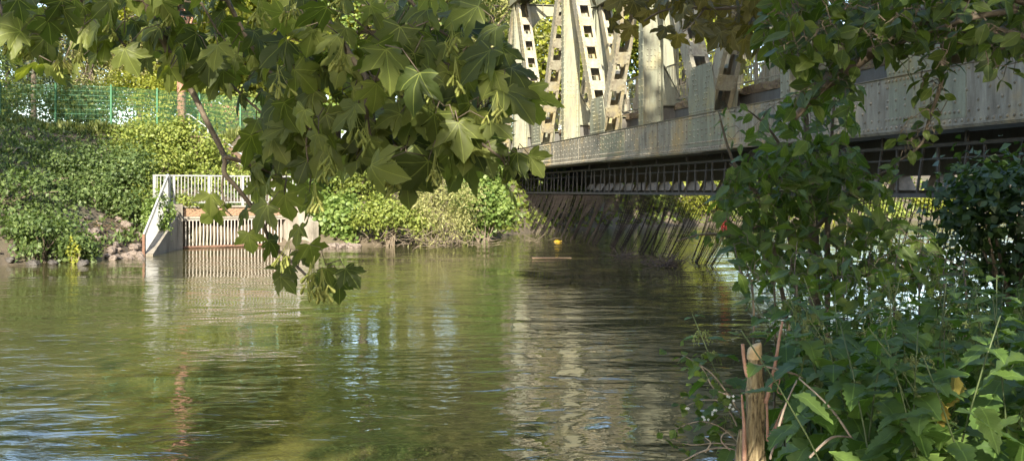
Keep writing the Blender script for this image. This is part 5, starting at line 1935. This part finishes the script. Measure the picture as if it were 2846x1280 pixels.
while len(placed) < 104 and tries < 4000:
    tries += 1
    d = 2.8 + 5.0 * rnd.random() ** 1.4
    pxl = rnd.uniform(2040, 2900)
    x = (pxl - CX) / FPX * d
    if x < 0.98 + 0.10 * (d - 4) or any((x - a) ** 2 + (d - b) ** 2 < 0.14 ** 2 for a, b in placed):
        continue
    if (abs(x - 0.97) < 0.24 and 3.0 < d < 4.05) or (d < 4.15 and pxl < 2235 + (4.15 - d) * 80):
        continue
    gz0 = gh(x, d)
    if gz0 < 0.15:
        continue
    top_px = np.interp(pxl, [2040, 2200, 2500, 2846], [860, 760, 750, 720]) + rnd.uniform(-20, 110) + (120 if d < 3.0 else 0)
    h = EYE + (HY - top_px) / FPX * d - gz0
    h = min(1.5, max(0.7, h))
    placed.append((x, d))
    put_nettle(rnd.choice((1, 3, 4, 1, 3, 4, 2)), x, d, h, rnd.uniform(0, 0.28), rnd.uniform(0, 6.28), 'green stinging nettle in the dense patch between the stump, the shrub and the right edge', 'stinging nettles on the near bank')
for p, s in ((P(2655, 1035, 3.0), 0.09), (P(2615, 1110, 2.9), 0.08)):
    o = place_leaf(NT[0], Vector((0, 0, 0)), YEL, (0, 0, 0), s, (0.3, 0.1, -1), (0, -1, 0.4))
    o.matrix_parent_inverse = Matrix.Identity(4)
    NT[0].rotation_euler  # wilted leaf hangs on the long nettle
    bpy.context.view_layer.update()
    o.location = NT[0].matrix_world.inverted() @ p
n = 9000
d_ = 2.4 + 7.5 * rng.random(n)
x_ = 0.75 + 0.12 * (d_ - 4) + rng.random(n) * (0.5 + 0.55 * d_)
z_ = ground_h(x_, d_)
pts = np.stack([x_, d_, z_ + rng.random(n) ** 1.5 * 0.55], 1)[z_ > 0.05]
tag(obj('undergrowth', leaf_cloud('undergrowth', pts, 0.075, RHOMB_V, RHOMB_F, 0.7), 'ivy_dark'), 'dark tangled undergrowth beneath the nettles', kind='stuff')

# dry stalks leaning in the nettles
for a, b, d, lab in [((2140, 1275), (2215, 1055), 3.3, 'dry pale stalk leaning among the nettles right of the stump'), ((2410, 1285), (2220, 1050), 3.1, 'long dry stalk slanting down to the right in front of the nettles'),
                     ((2080, 1010), (2330, 1110), 3.6, 'thin dry twig arching behind the stump shoots'), ((2250, 1270), (2370, 1215), 3.0, 'dry stalk lying low at the bottom of the nettles')]:
    pa, pb = P(*a, d), P(*b, d + 0.15)
    mid = pa.lerp(pb, 0.5) + Vector((0, 0, 0.03))
    o = MB().tube([p - pa for p in smooth_path([pa, mid, pb], 4)], [0.0042] * 5 + [0.003] * 4, 5).build('dry_stalk', 'dead_twig', None, True)
    o.location = pa
    tag(o, lab, 'stalk')

# ------------------------------------------------------------------ cut stump with shoots
SX, SY = (2106 - CX) / FPX * 4.0, 4.0
SZ = gh(SX, SY)
stump = thing('cut_stump', 'furrowed cut sapling stump with pale sawn top and thin reddish shoots', 'stump', (SX, SY, SZ))
SO = Vector(stump.location)


def bark_column(pts, rad, n=36, ridge=0.17, seed=0):
    mb = MB()
    r = random.Random(seed)
    ph = [r.uniform(0, 6.28) for _ in range(3)]
    L = len(pts)
    for i, p in enumerate(pts):
        for k in range(n):
            a = 2 * math.pi * k / n
            rr = rad[i] * (1 + ridge * 0.45 * math.sin(a * 15 + ph[2] + 1.3 * math.sin(i * 0.45)) + ridge * math.sin(a * 7 + ph[0] + 0.9 * math.sin(i * 0.7)) * 0.5 + ridge * 0.5 * math.sin(a * 11 + ph[1] - i * 0.5) + 0.05 * math.sin(a * 2 + ph[2] + i * 0.3))
            mb.v.append((p[0] + rr * math.cos(a), p[1] + rr * math.sin(a), p[2]))
    for i in range(L - 1):
        for k in range(n):
            k2 = (k + 1) % n
            mb.f.append((i * n + k, i * n + k2, (i + 1) * n + k2, (i + 1) * n + k))
    return mb


top = P(2100, 957, 4.0).z - SZ
zs = np.linspace(-0.2, top - 0.055, 40)
bark_column([(0.004 * math.sin(z * 7) - 0.012 * z / top, 0, z) for z in zs], [float(np.interp(z, [-0.2, 0.3, top * 0.6, top * 0.8, top], [0.06, 0.050, 0.038, 0.033, 0.028])) * (1.12 if abs(z - (top - 0.19)) < 0.02 else 1) for z in zs], seed=2).build('trunk', 'furrowed_bark', stump, True)
tb = bark_column([(-0.0125, 0, z) for z in np.linspace(top - 0.057, top - 0.004, 5)] + [(-0.0125, 0, top)], [0.0285, 0.0282, 0.0276, 0.027, 0.025, 0.014], ridge=0.04, seed=3)
tb.f.append(tuple(5 * 36 + k for k in range(36)))
for q, (vx, vy, vz) in enumerate(tb.v):
    if q >= 3 * 36:
        tb.v[q] = (vx, vy, vz + (vx + 0.0125) * 0.55)
tb.build('sawn_top', 'cut_wood', stump, True)
bark_column([(-0.062 + 0.02 * (1 - (z + 0.2) / (top)), 0.01, z) for z in np.linspace(-0.2, top - 0.34, 18)], [0.032] * 15 + [0.028, 0.022, 0.012], seed=5).build('side_stub', 'furrowed_bark', stump, True)
sp_ = lambda x, y, d=4.0: P(x, y, d) - SO
for path, r0, r1 in [([(2078, 1045), (2074, 1035), (2068, 1000), (2064, 955)], 0.0065, 0.0055), ([(2128, 1120), (2140, 1075), (2155, 1010), (2166, 940), (2175, 892)], 0.0075, 0.004),
                     ([(2068, 1290), (2069, 1200), (2065, 1140), (2061, 1095)], 0.008, 0.003), ([(2133, 1225), (2150, 1195), (2190, 1150), (2232, 1095), (2240, 1080)], 0.0075, 0.003),
                     ([(2133, 1220), (2133, 1180), (2131, 1120)], 0.005, 0.004), ([(2135, 1225), (2155, 1180), (2174, 1135)], 0.003, 0.002), ([(2148, 1062), (2168, 1052), (2160, 1085), (2172, 1095)], 0.002, 0.0015)]:
    sp2 = smooth_path([sp_(x, y, 3.965) for x, y in path], 3)
    MB().tube(sp2, list(np.linspace(r0 * 1.25, r1 * 1.25, len(sp2))), 7).build('shoot', 'shoot_bark', stump, True)
kn = MB()
for k in range(34):
    a = rnd.uniform(0, 6.28)
    z = top - 0.19 + rnd.gauss(0, 0.012)
    c = Vector((-0.012 + 0.032 * math.cos(a), 0.032 * math.sin(a), z))
    kn.obox(c, Vector((rnd.uniform(0.003, 0.007), 0, 0.002)), Vector((0, rnd.uniform(0.003, 0.006), 0.002)), Vector((0.001, 0, rnd.uniform(0.003, 0.007))))
tag(kn.build('bark_burr', 'furrowed_bark', stump), 'ring of rough bark burrs below the cut', kind='stuff')

# bramble spray with white flowers left of the stump, bare twigs
br0 = P(2050, 1250, 4.3)
brm = thing('bramble_spray', 'bramble spray with small leaves and white blossom hanging over the water left of the stump', 'bramble', (br0.x, br0.y, max(0.05, gh(br0.x, br0.y))))
BO2 = Vector(brm.location)
bp2 = []
for path in ([(2080, 1260), (2010, 1190), (1940, 1170), (1870, 1195)], [(2080, 1260), (2020, 1130), (1960, 1110), (1900, 1130)], [(2060, 1150), (1990, 1050), (1940, 1010), (1895, 985)], [(2080, 1240), (1990, 1230), (1920, 1235), (1860, 1215)], [(2040, 1100), (1985, 1080), (1950, 1020), (1915, 1010)]):
    sp = smooth_path([P(x, y, 4.3) for x, y in path], 4)
    bp2 += sp
    MB().tube([q - BO2 for q in sp], list(np.linspace(0.004, 0.0015, len(sp))), 5).build('cane', 'dead_twig', brm, True)
BRL = [grid_leaf('leaf', 'shrub_leaf', 1, 0.36, 1, 0.12, 0.2, 0.4, 5, 0.1, 60 + k) for k in range(3)]
for i in range(120):
    q = rnd.choice(bp2) + Vector((rnd.gauss(0, 0.035), rnd.gauss(0, 0.06), rnd.gauss(0, 0.03)))
    place_leaf(brm, BO2, BRL[i % 3], q, rnd.uniform(0.03, 0.055), (rnd.gauss(0, 1), rnd.gauss(0, 0.7), rnd.gauss(-0.2, 0.4)), (rnd.gauss(0, 0.5), -0.4 + rnd.gauss(0, 0.4), 0.8))
fl = MB()
for cx, cy in ((1985, 1145), (2030, 1105), (1960, 1160), (1905, 1132), (2035, 1130)):
    for k in range(4):
        c = P(cx + rnd.uniform(-9, 9), cy + rnd.uniform(-7, 7), 4.22) - BO2
        for j in range(5):
            a = 2 * math.pi * j / 5
            dv = Vector((math.cos(a), -0.3, math.sin(a)))
            s_ = Vector((-math.sin(a), 0, math.cos(a)))
            fl.add([c, c + dv * 0.004 + s_ * 0.0022, c + dv * 0.0065, c + dv * 0.004 - s_ * 0.0022], [(0, 1, 2, 3)])
tag(fl.build('blossom', 'white_petal', brm), 'small white blossoms', kind='stuff')
for path, lab in [([(1890, 1285), (1960, 1250), (2030, 1245), (2090, 1275)], 'bare pale twig arching at the bottom beside the stump'), ([(2030, 1250), (2005, 1225), (2010, 1205), (2025, 1200)], 'small curled bare twig left of the stump foot'), ([(1960, 1255), (1975, 1230), (1960, 1215)], 'short forked bare twig at the bottom left of the stump')]:
    pts_ = smooth_path([P(x, y, 4.05) for x, y in path], 4)
    o = MB().tube([q - pts_[0] for q in pts_], list(np.linspace(0.0042, 0.0018, len(pts_))), 5).build('bare_twig', 'dead_twig', None, True)
    o.location = pts_[0]
    tag(o, lab, 'twig')
